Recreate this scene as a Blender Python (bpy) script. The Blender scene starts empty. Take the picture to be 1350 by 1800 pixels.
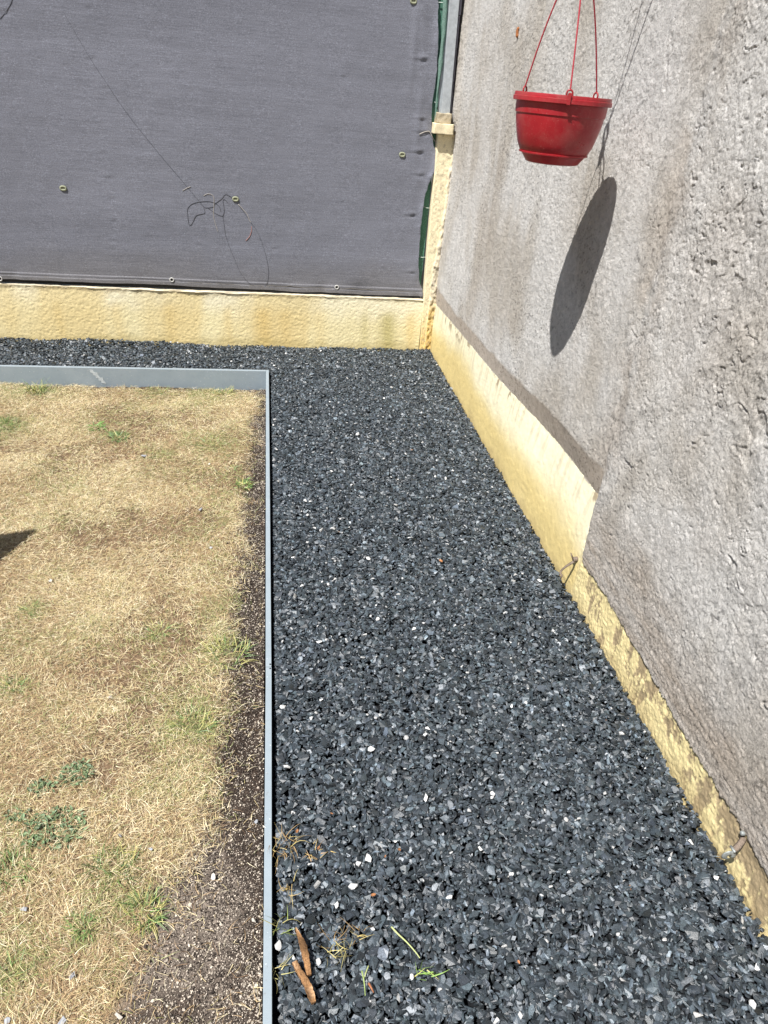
import bpy, bmesh, math, random
import numpy as np
from mathutils import Matrix, Vector

S = bpy.context.scene
COL = S.collection
random.seed(7)
RNG = np.random.default_rng(11)

# ------------------------------------------------------------------ camera
# rows: world X, Y, Z expressed in camera axes (right, down, forward)
R = np.array([[0.98771169, -0.00268765, 0.15626383],
              [-0.13532488, -0.51489467, 0.84650496],
              [0.07818431, -0.85724924, -0.50893119]])
F = 1282.35
EYE = np.array([0.0, 0.0, 1.6])
cam_d = bpy.data.cameras.new('camera')
cam = bpy.data.objects.new('camera', cam_d)
COL.objects.link(cam)
cam.matrix_world = Matrix([[R[0, 0], -R[0, 1], -R[0, 2], EYE[0]],
                           [R[1, 0], -R[1, 1], -R[1, 2], EYE[1]],
                           [R[2, 0], -R[2, 1], -R[2, 2], EYE[2]],
                           [0, 0, 0, 1]])
cam_d.sensor_fit = 'HORIZONTAL'
cam_d.sensor_width = 36.0
cam_d.lens = F / 1350.0 * 36.0
cam_d.clip_start = 0.02
cam_d.clip_end = 500
S.camera = cam
S.render.resolution_x = 768
S.render.resolution_y = 1024

# ------------------------------------------------------------------ sky, sun, exposure
SUN_TRAVEL = Vector((0.410, 0.335, -0.848)).normalized()
world = bpy.data.worlds.new('World')
S.world = world
world.use_nodes = True
wn = world.node_tree.nodes
wl = world.node_tree.links
for n in list(wn):
    wn.remove(n)
sky = wn.new('ShaderNodeTexSky')
sky.sky_type = 'NISHITA'
sky.sun_disc = False
sky.sun_elevation = math.asin(-SUN_TRAVEL.z)
sky.sun_rotation = math.atan2(-SUN_TRAVEL.x, -SUN_TRAVEL.y)
bg = wn.new('ShaderNodeBackground')
bg.inputs['Strength'].default_value = 0.05
wo = wn.new('ShaderNodeOutputWorld')
wl.new(sky.outputs[0], bg.inputs[0])
wl.new(bg.outputs[0], wo.inputs[0])
sun_d = bpy.data.lights.new('sun', 'SUN')
sun_d.energy = 5.0
sun_d.angle = math.radians(0.5)
sun_d.color = (1.0, 0.98, 0.95)
sun = bpy.data.objects.new('sun', sun_d)
sun.rotation_euler = SUN_TRAVEL.to_track_quat('-Z', 'Y').to_euler()
sun.location = (-3, -2, 6)
COL.objects.link(sun)
S.view_settings.view_transform = 'Standard'
S.view_settings.look = 'None'
S.view_settings.gamma = 1
S.view_settings.exposure = 0.75

# ------------------------------------------------------------------ helpers
W = 1.12                                   # x of the rendered wall face


def yb(x):                                  # y of the back wall face
    return 4.894 + (x - 1.1) * 0.024


def ray(px, py):
    return R @ np.array([px - 675.0, py - 900.0, F])


def on_z(px, py, z):
    r = ray(px, py)
    return EYE + r * ((z - 1.6) / r[2])


def on_x(px, py, x):
    r = ray(px, py)
    return EYE + r * (x / r[0])


def on_back(px, py, off=0.0):               # off: metres in front of (towards viewer) the back wall face
    r = ray(px, py)
    # y = 4.894 + (x-1.1)*.024 - off
    t = (4.894 - 1.1 * 0.024 - off) / (r[1] - 0.024 * r[0])
    return EYE + r * t


def lat(ix, iy, seed):
    h = (ix.astype(np.int64) * 374761393 + iy.astype(np.int64) * 668265263 + seed * 974634777) & 0xffffffff
    h = ((h ^ (h >> 13)) * 1274126177) & 0xffffffff
    h = (h ^ (h >> 16)) & 0xffffff
    return h / float(0xffffff) * 2 - 1


def vn(u, v, seed=0):                       # value noise in -1..1
    iu = np.floor(u); iv = np.floor(v)
    fu = u - iu; fv = v - iv
    fu = fu * fu * fu * (fu * (fu * 6 - 15) + 10); fv = fv * fv * fv * (fv * (fv * 6 - 15) + 10)
    a = lat(iu, iv, seed); b = lat(iu + 1, iv, seed); c = lat(iu, iv + 1, seed); d = lat(iu + 1, iv + 1, seed)
    return (a * (1 - fu) + b * fu) * (1 - fv) + (c * (1 - fu) + d * fu) * fv


def fbm(u, v, seed=0, octv=4, gain=0.5):
    s = 0; a = 1; t = 0
    for k in range(octv):
        ca, sa = math.cos(k * 1.3), math.sin(k * 1.3)
        s = s + a * vn((u * ca - v * sa) * 2 ** k + k * 17.3, (u * sa + v * ca) * 2 ** k - k * 9.1, seed + k * 31)
        t += a; a *= gain
    return s / t * 1.4


def sst(a, b, x):
    t = np.clip((x - a) / (b - a), 0, 1)
    return t * t * (3 - 2 * t)


def link(name, me, mat=None, parent=None):
    o = bpy.data.objects.new(name, me)
    COL.objects.link(o)
    if mat:
        me.materials.append(mat)
    if parent:
        o.parent = parent
    return o


def np_mesh(name, verts, faces, mat=None, parent=None, col=None, smooth=False):
    """verts (N,3), faces (M,3|4); one mesh object."""
    me = bpy.data.meshes.new(name)
    verts = np.ascontiguousarray(verts, dtype=np.float32)
    faces = np.ascontiguousarray(faces, dtype=np.int32)
    k = faces.shape[1]
    me.vertices.add(len(verts)); me.vertices.foreach_set('co', verts.ravel())
    me.loops.add(faces.size); me.loops.foreach_set('vertex_index', faces.ravel())
    me.polygons.add(len(faces))
    me.polygons.foreach_set('loop_start', np.arange(0, faces.size, k, dtype=np.int32))
    me.polygons.foreach_set('loop_total', np.full(len(faces), k, dtype=np.int32))
    me.polygons.foreach_set('use_smooth', np.full(len(faces), smooth, dtype=bool))
    if col is not None:
        a = me.color_attributes.new('Col', 'FLOAT_COLOR', 'POINT')
        c = np.ones((len(verts), 4), dtype=np.float32); c[:, :3] = col
        a.data.foreach_set('color', c.ravel())
    me.update(calc_edges=True)
    return link(name, me, mat, parent)


def tag(o, label=None, cat=None, group=None, kind=None):
    if label: o['label'] = label
    if cat: o['category'] = cat
    if group: o['group'] = group
    if kind: o['kind'] = kind
    return o


def empty(name, loc):
    o = bpy.data.objects.new(name, None)
    o.empty_display_size = 0.05
    COL.objects.link(o)
    o.location = loc
    return o


def adopt(child, parent):                   # child was built in world coordinates
    child.parent = parent
    child.location = Vector(child.location) - Vector(parent.location)
    return child


def grid_faces(nu, nv, mask=None, flip=False):
    i = np.arange(nu - 1)[:, None] * nv + np.arange(nv - 1)[None, :]
    f = np.stack([i, i + nv, i + nv + 1, i + 1], -1).reshape(-1, 4)
    if flip:
        f = f[:, ::-1]
    if mask is not None:
        f = f[mask.ravel()]
    return f


def compact(verts, faces, col=None):
    used = np.unique(faces)
    rm = np.zeros(len(verts), dtype=np.int64); rm[used] = np.arange(len(used))
    return verts[used], rm[faces], (col[used] if col is not None else None)


def box_vf(x0, x1, y0, y1, z0, z1):
    v = np.array([(x, y, z) for x in (x0, x1) for y in (y0, y1) for z in (z0, z1)], float)
    f = np.array([(0, 1, 3, 2), (4, 6, 7, 5), (0, 4, 5, 1), (2, 3, 7, 6), (0, 2, 6, 4), (1, 5, 7, 3)])
    return v, f


def bev(o, w, seg=2):
    m = o.modifiers.new('bevel', 'BEVEL'); m.width = w; m.segments = seg; m.limit_method = 'ANGLE'
    return o


def smooth_path(P, n=6):
    P = np.array(P, float)
    if len(P) < 3:
        return P
    Q = np.vstack([2 * P[0] - P[1], P, 2 * P[-1] - P[-2]])
    out = []
    for i in range(1, len(Q) - 2):
        for k in range(n):
            t = k / n
            out.append(0.5 * ((2 * Q[i]) + (-Q[i - 1] + Q[i + 1]) * t + (2 * Q[i - 1] - 5 * Q[i] + 4 * Q[i + 1] - Q[i + 2]) * t * t
                              + (-Q[i - 1] + 3 * Q[i] - 3 * Q[i + 1] + Q[i + 2]) * t ** 3))
    out.append(P[-1])
    return np.array(out)


def tube_vf(P, rad, sides=6, flat=1.0, closed=False, twist=0.0):
    """tube along P; rad scalar or per-point; flat scales the second axis"""
    P = np.array(P, float); n = len(P)
    rad = np.broadcast_to(np.array(rad, float), (n,))
    if closed:
        T = np.roll(P, -1, 0) - np.roll(P, 1, 0)
    else:
        T = np.gradient(P, axis=0)
    T /= np.linalg.norm(T, axis=1)[:, None] + 1e-12
    up = np.array([0, 0, 1.0]) if abs(T[0][2]) < 0.9 else np.array([0, 1.0, 0])
    A = np.cross(T[0], up); A /= np.linalg.norm(A)
    V = []
    for i in range(n):
        A = A - T[i] * (A @ T[i]); A /= np.linalg.norm(A) + 1e-12
        B = np.cross(T[i], A)
        for s in range(sides):
            a = 2 * math.pi * s / sides + twist * i
            V.append(P[i] + rad[i] * (math.cos(a) * A + flat * math.sin(a) * B))
    Fc = []
    m = n if closed else n - 1
    for i in range(m):
        for s in range(sides):
            a = i * sides + s; b = i * sides + (s + 1) % sides
            j = ((i + 1) % n) * sides
            Fc.append((a, b, j + (s + 1) % sides, j + s))
    if not closed and sides == 4:
        Fc.append((3, 2, 1, 0)); e = (n - 1) * 4; Fc.append((e, e + 1, e + 2, e + 3))
    elif not closed and sides == 6:
        for b0, rv in ((0, True), ((n - 1) * 6, False)):
            q = [(b0, b0 + 1, b0 + 2, b0 + 3), (b0 + 3, b0 + 4, b0 + 5, b0)]
            Fc += [t[::-1] for t in q] if rv else q
    return np.array(V), np.array(Fc)


def join_vf(parts):
    V = []; Fc = []; k = 0
    for v, f in parts:
        V.append(v); Fc.append(np.array(f) + k); k += len(v)
    return np.vstack(V), np.vstack(Fc)


def tube(name, P, rad, mat, parent=None, sides=6, **kw):
    v, f = tube_vf(P, rad, sides, **kw)
    return np_mesh(name, v, f, mat, parent, smooth=True)


# ------------------------------------------------------------------ materials
def mat_new(name, rough=0.8, spec=0.3):
    m = bpy.data.materials.new(name)
    m.use_nodes = True
    nt = m.node_tree
    b = nt.nodes['Principled BSDF']
    b.inputs['Roughness'].default_value = rough
    b.inputs['Specular IOR Level'].default_value = spec
    return m, nt, b


def noise_node(nt, scale, detail=4, rough=0.6, stretch=None, dist=0.0):
    tc = nt.nodes.new('ShaderNodeTexCoord')
    src = tc.outputs['Object']
    if stretch:
        mp = nt.nodes.new('ShaderNodeMapping')
        mp.inputs['Scale'].default_value = stretch
        nt.links.new(src, mp.inputs[0]); src = mp.outputs[0]
    n = nt.nodes.new('ShaderNodeTexNoise')
    n.inputs['Scale'].default_value = scale
    n.inputs['Detail'].default_value = detail
    n.inputs['Roughness'].default_value = rough
    n.inputs['Distortion'].default_value = dist
    nt.links.new(src, n.inputs['Vector'])
    return n.outputs['Fac']


def ramp(nt, fac, stops):
    r = nt.nodes.new('ShaderNodeValToRGB')
    while len(r.color_ramp.elements) > 1:
        r.color_ramp.elements.remove(r.color_ramp.elements[-1])
    for i, (p, c) in enumerate(stops):
        c = (c, c, c, 1) if isinstance(c, (int, float)) else (*c, 1)
        if i == 0:
            e = r.color_ramp.elements[0]; e.position = p
        else:
            e = r.color_ramp.elements.new(p)
        e.color = c
    nt.links.new(fac, r.inputs[0])
    return r.outputs[0]


def mul(nt, a, b, fac=1.0, mode='MULTIPLY'):
    m = nt.nodes.new('ShaderNodeMix'); m.data_type = 'RGBA'; m.blend_type = mode
    m.inputs[0].default_value = fac if not hasattr(fac, 'links') else 1
    if hasattr(fac, 'links'):
        nt.links.new(fac, m.inputs[0])
    for s, k in ((a, 6), (b, 7)):
        if hasattr(s, 'links'):
            nt.links.new(s, m.inputs[k])
        else:
            m.inputs[k].default_value = (*s, 1)
    return m.outputs[2]


def bump(nt, b, h, strength, dist):
    n = nt.nodes.new('ShaderNodeBump')
    n.inputs['Strength'].default_value = strength
    n.inputs['Distance'].default_value = dist
    nt.links.new(h, n.inputs['Height'])
    nt.links.new(n.outputs[0], b.inputs['Normal'])
    return n


def vcol(nt):
    a = nt.nodes.new('ShaderNodeVertexColor'); a.layer_name = 'Col'
    return a.outputs[0]


def m_vcol(name, rough=0.8, spec=0.3, var=None, bmp=None):
    """vertex pigment x fine noise. var=(scale, lo, hi); bmp=(scale, dist)"""
    m, nt, b = mat_new(name, rough, spec)
    c = vcol(nt)
    if var:
        c = mul(nt, c, ramp(nt, noise_node(nt, var[0], 5, 0.65), [(0.3, var[1]), (0.7, var[2])]))
    nt.links.new(c, b.inputs['Base Color'])
    if bmp:
        bump(nt, b, noise_node(nt, bmp[0], 4, 0.6), 1.0, bmp[1])
    return m


def m_plain(name, color, rough=0.6, spec=0.4, var=None, bmp=None, metal=0.0):
    m, nt, b = mat_new(name, rough, spec)
    b.inputs['Metallic'].default_value = metal
    if var:
        c = mul(nt, color, ramp(nt, noise_node(nt, var[0], 5, 0.65), [(0.3, var[1]), (0.7, var[2])]))
        nt.links.new(c, b.inputs['Base Color'])
    else:
        b.inputs['Base Color'].default_value = (*color, 1)
    if bmp:
        bump(nt, b, noise_node(nt, bmp[0], 4, 0.6), 1.0, bmp[1])
    return m


M_render, nt, b = mat_new('wall_render', 0.93, 0.15)
nt.links.new(mul(nt, vcol(nt), ramp(nt, noise_node(nt, 300, 6, 0.75), [(0.3, 0.74), (0.55, 1.02), (0.75, 1.18)])), b.inputs['Base Color'])
bump(nt, b, ramp(nt, noise_node(nt, 210, 8, 0.78), [(0.30, 0.0), (0.48, 0.75), (0.8, 1.0)]), 1.0, 0.0040)
M_paint = m_vcol('yellow_masonry_paint', 0.75, 0.3, (260, 0.90, 1.06), (330, 0.0012))
M_stucco = m_vcol('yellow_stucco', 0.85, 0.2, (200, 0.86, 1.08), (210, 0.0015))
M_mortar = m_vcol('mortar', 0.93, 0.15, (240, 0.75, 1.18), (300, 0.0014))
M_stone = m_vcol('slate_chips', 0.42, 0.55, (420, 0.45, 1.75), (500, 0.0006))
M_straw = m_vcol('dry_grass', 0.62, 0.35)
M_soil = m_vcol('soil', 0.95, 0.1, (300, 0.30, 1.75), (260, 0.0045))
M_crumb = m_vcol('grit', 0.9, 0.2)
M_green = m_vcol('green_leaf', 0.5, 0.4)
M_bed = m_plain('gravel_underlay', (0.012, 0.013, 0.015), 0.95, 0.1, (90, 0.6, 1.4))
M_ground = m_plain('earth', (0.14, 0.10, 0.06), 0.95, 0.1, (12, 0.6, 1.4))
M_clip = m_plain('clip_plastic', (0.27, 0.28, 0.19), 0.6, 0.3, (200, 0.8, 1.1))
M_eyelet = m_plain('eyelet_metal', (0.46, 0.45, 0.42), 0.45, 0.5)
M_wire = m_plain('dark_wire', (0.018, 0.018, 0.020), 0.6, 0.3)
M_lead = m_plain('weathered_wire', (0.045, 0.045, 0.05), 0.7, 0.3)
M_pale = m_plain('pale_strand', (0.46, 0.42, 0.37), 0.5, 0.4)
M_pink = m_plain('pink_strand', (0.45, 0.22, 0.19), 0.5, 0.4)
M_white = m_plain('white_thread', (0.55, 0.62, 0.57), 0.6, 0.3)
M_cord = m_plain('red_cord', (0.36, 0.025, 0.04), 0.5, 0.4, (500, 0.7, 1.2))
M_zinc = m_plain('galvanised', (0.30, 0.32, 0.31), 0.5, 0.5, (220, 0.6, 1.2), (300, 0.0004), 0.35)
M_rusty = m_plain('rusty_metal', (0.17, 0.13, 0.10), 0.8, 0.3, (250, 0.5, 1.5), (300, 0.0006))
M_post = m_plain('post_concrete', (0.36, 0.385, 0.40), 0.85, 0.2, (45, 0.80, 1.15), (200, 0.0008))
M_darktrim = m_plain('dark_trim', (0.055, 0.052, 0.065), 0.7, 0.3, (60, 0.8, 1.2))
M_wood = m_vcol('bark_wood', 0.85, 0.15, (300, 0.45, 1.45), (240, 0.0022))
M_caster = m_plain('caster_wood', (0.30, 0.20, 0.11), 0.6, 0.3, (30, 0.8, 1.2))

# red pot plastic with pale dust specks
M_pot, nt, b = mat_new('red_plastic', 0.42, 0.45)
c0 = ramp(nt, noise_node(nt, 14, 3, 0.6), [(0.3, (0.25, 0.008, 0.014)), (0.75, (0.34, 0.012, 0.020))])
sp = ramp(nt, noise_node(nt, 260, 2, 0.5), [(0.64, 0.0), (0.72, 0.30)])
c1 = mul(nt, c0, (0.50, 0.20, 0.18), sp, 'MIX')
dust = ramp(nt, noise_node(nt, 9, 6, 0.75), [(0.45, 0.0), (0.75, 0.22)])
c1 = mul(nt, c1, (0.42, 0.25, 0.20), dust, 'MIX')
nt.links.new(c1, b.inputs['Base Color'])
nt.links.new(ramp(nt, noise_node(nt, 30, 3, 0.6), [(0.3, 0.26), (0.7, 0.50)]), b.inputs['Roughness'])

# woven grey screen fabric
M_fabric, nt, b = mat_new('woven_screen', 0.85, 0.2)
c = vcol(nt)
c = mul(nt, c, ramp(nt, noise_node(nt, 1, 3, 0.7, (18, 18, 520)), [(0.25, 0.72), (0.75, 1.24)]))
c = mul(nt, c, ramp(nt, noise_node(nt, 1, 2, 0.8, (150, 150, 260)), [(0.3, 0.66), (0.6, 1.10), (0.74, 1.7)]))
c = mul(nt, c, ramp(nt, noise_node(nt, 1, 4, 0.75, (2.5, 2.5, 130)), [(0.25, 0.84), (0.75, 1.14)]))
nt.links.new(c, b.inputs['Base Color'])
b.inputs['Sheen Weight'].default_value = 0.25
b.inputs['Sheen Roughness'].default_value = 0.5
bump(nt, b, noise_node(nt, 1, 4, 0.7, (90, 90, 430)), 1.0, 0.0011)

# green shade net
M_net, nt, b = mat_new('green_net', 0.8, 0.2)
c = ramp(nt, noise_node(nt, 260, 2, 0.8, (1, 1, 0.7)), [(0.35, (0.04, 0.11, 0.08)), (0.65, (0.12, 0.27, 0.20))])
nt.links.new(c, b.inputs['Base Color'])

# painted grey edging with paint drops
M_edge, nt, b = mat_new('grey_edging', 0.5, 0.5)
tc = nt.nodes.new('ShaderNodeTexCoord')
vo = nt.nodes.new('ShaderNodeTexVoronoi'); vo.inputs['Scale'].default_value = 62
nt.links.new(tc.outputs['Object'], vo.inputs['Vector'])
dots = ramp(nt, vo.outputs['Distance'], [(0.10, 1.0), (0.17, 0.0)])
gate = ramp(nt, noise_node(nt, 45, 2, 0.6), [(0.50, 0.0), (0.56, 1.0)])
dm = mul(nt, dots, gate)
cb = ramp(nt, noise_node(nt, 9, 5, 0.7), [(0.25, (0.22, 0.265, 0.295)), (0.75, (0.275, 0.32, 0.35))])
cb = mul(nt, cb, (0.42, 0.46, 0.48), dm, 'MIX')
scr_ = ramp(nt, noise_node(nt, 1, 3, 0.7, (260, 9, 260)), [(0.66, 0.0), (0.72, 0.5)])
cb = mul(nt, cb, (0.46, 0.47, 0.46), scr_, 'MIX')
dirt_ = ramp(nt, noise_node(nt, 60, 5, 0.75), [(0.60, 0.0), (0.72, 0.55)])
cb = mul(nt, cb, (0.13, 0.11, 0.09), dirt_, 'MIX')
nt.links.new(cb, b.inputs['Base Color'])
bump(nt, b, dm, 0.6, 0.0012)

# ------------------------------------------------------------------ ground sheet
v, f = box_vf(-40, 40, -40, 40, -0.5, -0.22)
tag(np_mesh('ground', v, f, M_ground), kind='structure')

# ------------------------------------------------------------------ right-hand rendered wall (real relief)
ys = np.concatenate([np.arange(-1.2, 0.55, 0.012), np.arange(0.55, 2.15, 0.003), np.arange(2.152, 3.2, 0.005), np.arange(3.205, 5.7, 0.008)])
ys = ys[np.concatenate([[True], np.diff(ys) > 0.001])]
zs = np.concatenate([np.arange(-0.09, 2.08, 0.0032), np.arange(2.085, 2.75, 0.02)])
zs = zs[np.concatenate([[True], np.diff(zs) > 0.001])]
Y, Z = np.meshgrid(ys, zs, indexing='ij')
wob = 0.006 * fbm(Y * 14, Z * 14, 3, 3)
far = sst(2.045, 2.085, Y + wob)                                 # 1 beyond the vertical joint
# outline of the yellow plinth's top edge in wall coordinates
kp = np.array([(-2, .10), (0.87, .112), (0.99, .125), (1.09, .130), (1.275, .130), (1.49, .148), (1.70, .152), (1.855, .166), (2.03, .156),
               (2.052, .175), (2.060, .25), (2.070, .30), (2.085, .392), (2.11, .400), (2.41, .405), (3.0, .380), (3.33, .365), (4.3, .340), (4.83, .319), (5.8, .31)])
ztop = np.interp(Y + 0.012 * fbm(Y * 25, Z * 28, 23, 4), kp[:, 0], kp[:, 1])
edge_n = (0.006 * fbm(Y * 30, Z * 8, 21, 4) + 0.004 * fbm(Y * 130, Z * 60, 22, 2)) * (1 - far * 0.62)
below = ztop + edge_n - Z                                        # >0 inside the plinth
kb = np.array([(2.06, .52), (2.45, .51), (3.12, .464), (4.3, .42), (4.94, .43), (5.8, .43)])
zband = np.interp(Y, kb[:, 0], kb[:, 1]) + 0.008 * fbm(Y * 9, Z * 9, 5, 3)
inband = far * sst(-0.012, 0.012, zband - Z) * sst(0.0, 0.004, -below)

H = np.zeros_like(Y)                                             # positive = recessed (towards +x)
H += 0.006 * fbm(Y * 1.7, Z * 1.7, 40, 3)
# far field: fine floated render, small pits and vertical runs
g1 = fbm(Y * 55, Z * 55, 41, 3)
g2 = fbm(Y * 120, Z * 120, 42, 2)
pit = np.clip(fbm(Y * 85, Z * 130, 43, 3, 0.7) - 0.42, 0, 0.3)
rough_big = sst(-0.35, 0.5, fbm(Y * 1.5 + 3, Z * 1.5, 44, 3) + 0.5 * (1.2 - np.abs(Y - 2.3)) * 0.6)
Hf = 0.0007 * g1 + 0.0012 * g2 + 0.005 * pit * (0.25 + 0.75 * rough_big) + 0.0016 * rough_big * fbm(Y * 34, Z * 40, 45, 5, 0.7)
Hf += 0.0016 * fbm(Y * 11, Z * 1.6, 46, 3)
# near field: coarse thrown render with trowel ridges
wu = Y + 0.05 * fbm(Y * 5, Z * 5, 50, 3); wv = Z + 0.05 * fbm(Y * 5 + 9, Z * 5 + 4, 51, 3)
ridge = 1 - np.abs(vn(wu * 17, wv * 17, 52)) * 3.2
ridge = np.clip(ridge, 0, 1) ** 1.6 * sst(-0.1, 0.5, fbm(Y * 3, Z * 3, 53, 2) + 0.15)
tear = np.clip(fbm(wu * 38, wv * 52, 54, 3) - 0.34, 0, 1)
ca = np.abs(vn(wu * 11 + 0.5 * vn(Y * 30, Z * 30, 64), wv * 13 + 0.5 * vn(Y * 30, Z * 30, 65), 66))
cut = sst(0.085, 0.0, ca) * sst(-0.05, 0.40, fbm(Y * 7, Z * 7, 67, 3))
cb_ = np.abs(vn(wu * 24, wv * 21, 68))
cut2 = sst(0.10, 0.0, cb_) * sst(0.0, 0.45, fbm(Y * 9 + 5, Z * 9, 69, 3))
lip = sst(0.26, 0.09, ca) * sst(0.05, 0.09, ca) * sst(-0.05, 0.40, fbm(Y * 7, Z * 7, 67, 3))
grain = np.clip(fbm(Y * 150, Z * 150, 56, 2), -0.6, 1)
Hn = 0.0015 * fbm(Y * 45, Z * 45, 55, 5, 0.75) + 0.0009 * grain - 0.0012 * ridge + 0.0015 * tear + 0.0030 * fbm(Y * 9, Z * 9, 57, 3) + 0.0046 * cut + 0.0026 * cut2 - 0.0020 * lip
Hn = Hn + 0.0012 * np.clip(fbm(Y * 120, Z * 120, 72, 2) - 0.3, 0, 1) * 3
lowbr = sst(0.54, 0.20, Z + 0.10 * fbm(Y * 5, Z * 5, 58, 3)) * (1 - far)       # smeared brown zone above the plinth
Hs = 0.0012 * fbm(Y * 14, Z * 85, 59, 4) + 0.0018 * fbm(Y * 130, Z * 150, 60, 2) + 0.003 * np.clip(fbm(Y * 22, Z * 110, 61, 3) - 0.3, 0, 1)
Hn = Hn * (1 - 0.75 * lowbr) + Hs * lowbr
jn = np.exp(-((Y - 2.058 - 0.01 * fbm(Z * 3, Z * 0, 62, 2)) / 0.045) ** 2) * sst(0.35, 0.5, Z)
swz = far * sst(2.75, 2.25, Y + 0.35 * fbm(Y * 2, Z * 2, 76, 2) - 0.35 * (Z - 1.2)) * (1 - inband)
H += Hf * far * (1 - inband * 0.7) * (1 - 0.4 * swz) + Hn * (1 - far) + 0.7 * swz * (0.0036 * cut + 0.0018 * cut2 - 0.0018 * lip + 0.0015 * fbm(Y * 45, Z * 45, 55, 5, 0.75))
H += jn * (0.007 + 0.003 * fbm(Y * 20, Z * 20, 63, 3))
H += (1 - far) * (-0.004)
# plinth: leaning back towards its top, the band above leaning forward again
lean = far * sst(3.6, 2.4, Y) * 0.019 + far * 0.009
inpl = sst(-0.001, 0.003, below)
tp = np.clip((Z - 0.10) / np.maximum(ztop - 0.10, 0.05), 0, 1)
curve = tp ** 1.7
tb = np.clip((zband - Z) / np.maximum(zband - ztop, 0.05), 0, 1)
H += inpl * far * lean * curve 
H += (1 - inpl) * far * sst(-0.012, 0.012, zband - Z) * lean * tb
H = H * (1 - inpl * far * 0.0)
Hp = 0.0008 * fbm(Y * 60, Z * 60, 70, 3) + 0.0010 * fbm(Y * 12, Z * 6, 71, 3)
H = np.where(inpl * far > 0.5, H - Hf * far + Hp, H)
H = np.where(inpl * (1 - far) > 0.5, H - Hn * (1 - far) + (0.0018 * fbm(Y * 120, Z * 120, 73, 3) + 0.0015 * fbm(Y * 25, Z * 25, 74, 2)) * (1 - far), H)
H += inpl * (1 - far) * 0.006
H = H - 0.024 * sst(4.80, 4.93, Y) * sst(1.36, 1.46, Z)
X = W + H
# pigments
tan = np.array([0.455, 0.42, 0.372]); pale = np.array([0.575, 0.557, 0.53]); brown = np.array([0.355, 0.30, 0.245])
pm = sst(-0.6, 0.6, fbm(Y * 3.4, Z * 2.4, 80, 5) + 0.30 * (1 - far))
C = tan + (pale - tan) * pm[..., None]
bm = sst(0.0, 0.65, fbm(Y * 2.3, Z * 1.7, 81, 4) - 0.05) * 0.26
bm = np.maximum(bm, np.exp(-((Y - 2.06) / 0.10) ** 2) * 0.55 * sst(-0.6, 0.3, fbm(Y * 8, Z * 6, 82, 4)))
bm = np.maximum(bm, lowbr * (0.75 + 0.25 * fbm(Y * 6, Z * 40, 83, 3)))
bm = np.maximum(bm, inband * 0.85)
C = C + (brown * (1 + 0.28 * inband[..., None]) - C) * np.clip(bm, 0, 1)[..., None]
C *= (1 + 0.13 * fbm(Y * 45, Z * 45, 84, 3))[..., None]
C *= (1 - 0.45 * sst(0.35, 0.62, fbm(Y * 85, Z * 100, 86, 3, 0.7)) * (0.35 + 0.65 * sst(-.3, .4, fbm(Y * 4, Z * 4, 87, 2))))[..., None]
# vertical pale runs in the far upper part
runs = sst(0.25, 0.6, fbm(Y * 9, Z * 0.9, 85, 2)) * sst(0.7, 1.2, Z) * far
C = C + (pale * 1.04 - C) * (runs * 0.35)[..., None]
# plinth pigments
yel = np.array([0.69, 0.575, 0.30]); cream = np.array([0.76, 0.70, 0.50]); gold = np.array([0.63, 0.49, 0.205]); mortar = np.array([0.27, 0.20, 0.125])
cm = sst(0.10, 0.75, tp + 0.25 * fbm(Y * 2.5, Z * 3, 90, 3)) * far
gm = sst(0.55, 0.0, tp + 0.2 * fbm(Y * 4, Z * 6, 91, 3)) * far
Pc = yel + (cream - yel) * cm[..., None]
Pc = Pc + (gold - Pc) * (gm * 0.8)[..., None]
# mortar showing through: smears in the near part, flecks along the upper edge in the far part
sm_n = fbm(Y * 24 + 30 * 0, Z * 9, 92, 4) + 0.5 * fbm(Y * 7, Z * 7, 93, 2) + 0.55 * (0.5 - np.abs(Z / np.maximum(ztop, .05) - 0.62))
sm_n = sm_n + 0.55 * fbm(Y * 80, Z * 48, 75, 4, 0.7) + 0.04
smear = 0.85 * sst(0.12, 0.50, sm_n) * (1 - far) * sst(2.1, 1.9, Y)
fleck = sst(0.38, 0.52, fbm(Y * 26, Z * 14, 94, 3) * sst(-.2, .5, fbm(Y * 4, Z * 4, 97, 2)) * 1.3 + 0.12 * sst(0.05, 0.0, below)) * far * sst(0.07, 0.02, below) * 0.8
drips = sst(0.60, 0.70, fbm(Y * 55, Z * 3.5, 95, 2) + 0.12) * far * sst(0.16, 0.05, below) * 0.25
mm = np.clip(smear + fleck + drips, 0, 1)
Pc = Pc + (mortar - Pc) * mm[..., None]
grime = sst(0.05, -0.01, Z - 0.03 * fbm(Y * 9, Z * 9, 98, 3)) * 0.45
Pc = Pc + (np.array([0.36, 0.27, 0.13]) - Pc) * grime[..., None]
Pc *= (1 + 0.07 * fbm(Y * 30, Z * 30, 96, 4))[..., None]
X = X + inpl * (smear * 0.0025)
VV = np.stack([X, Y, Z], -1).reshape(-1, 3)
Cw = np.clip(C, 0.02, 0.9).reshape(-1, 3); Cp = np.clip(Pc, 0.02, 0.9).reshape(-1, 3)
bf = (below[:-1, :-1] + below[1:, :-1] + below[:-1, 1:] + below[1:, 1:]) / 4
plm = bf > 0
wall = empty('rendered_wall', (W, 2.0, 0))
tag(wall, 'tall rough grey rendered wall along the right side of the gravel', 'wall')
nu, nv = Y.shape
v, f, c = compact(VV, grid_faces(nu, nv, ~plm, True), Cw)
adopt(np_mesh('render_coat', v, f, M_render, None, c, True), wall)
v, f, c = compact(VV, grid_faces(nu, nv, plm, True), Cp)
pl = adopt(np_mesh('plinth', v, f, M_paint, None, c, True), wall)
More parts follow.
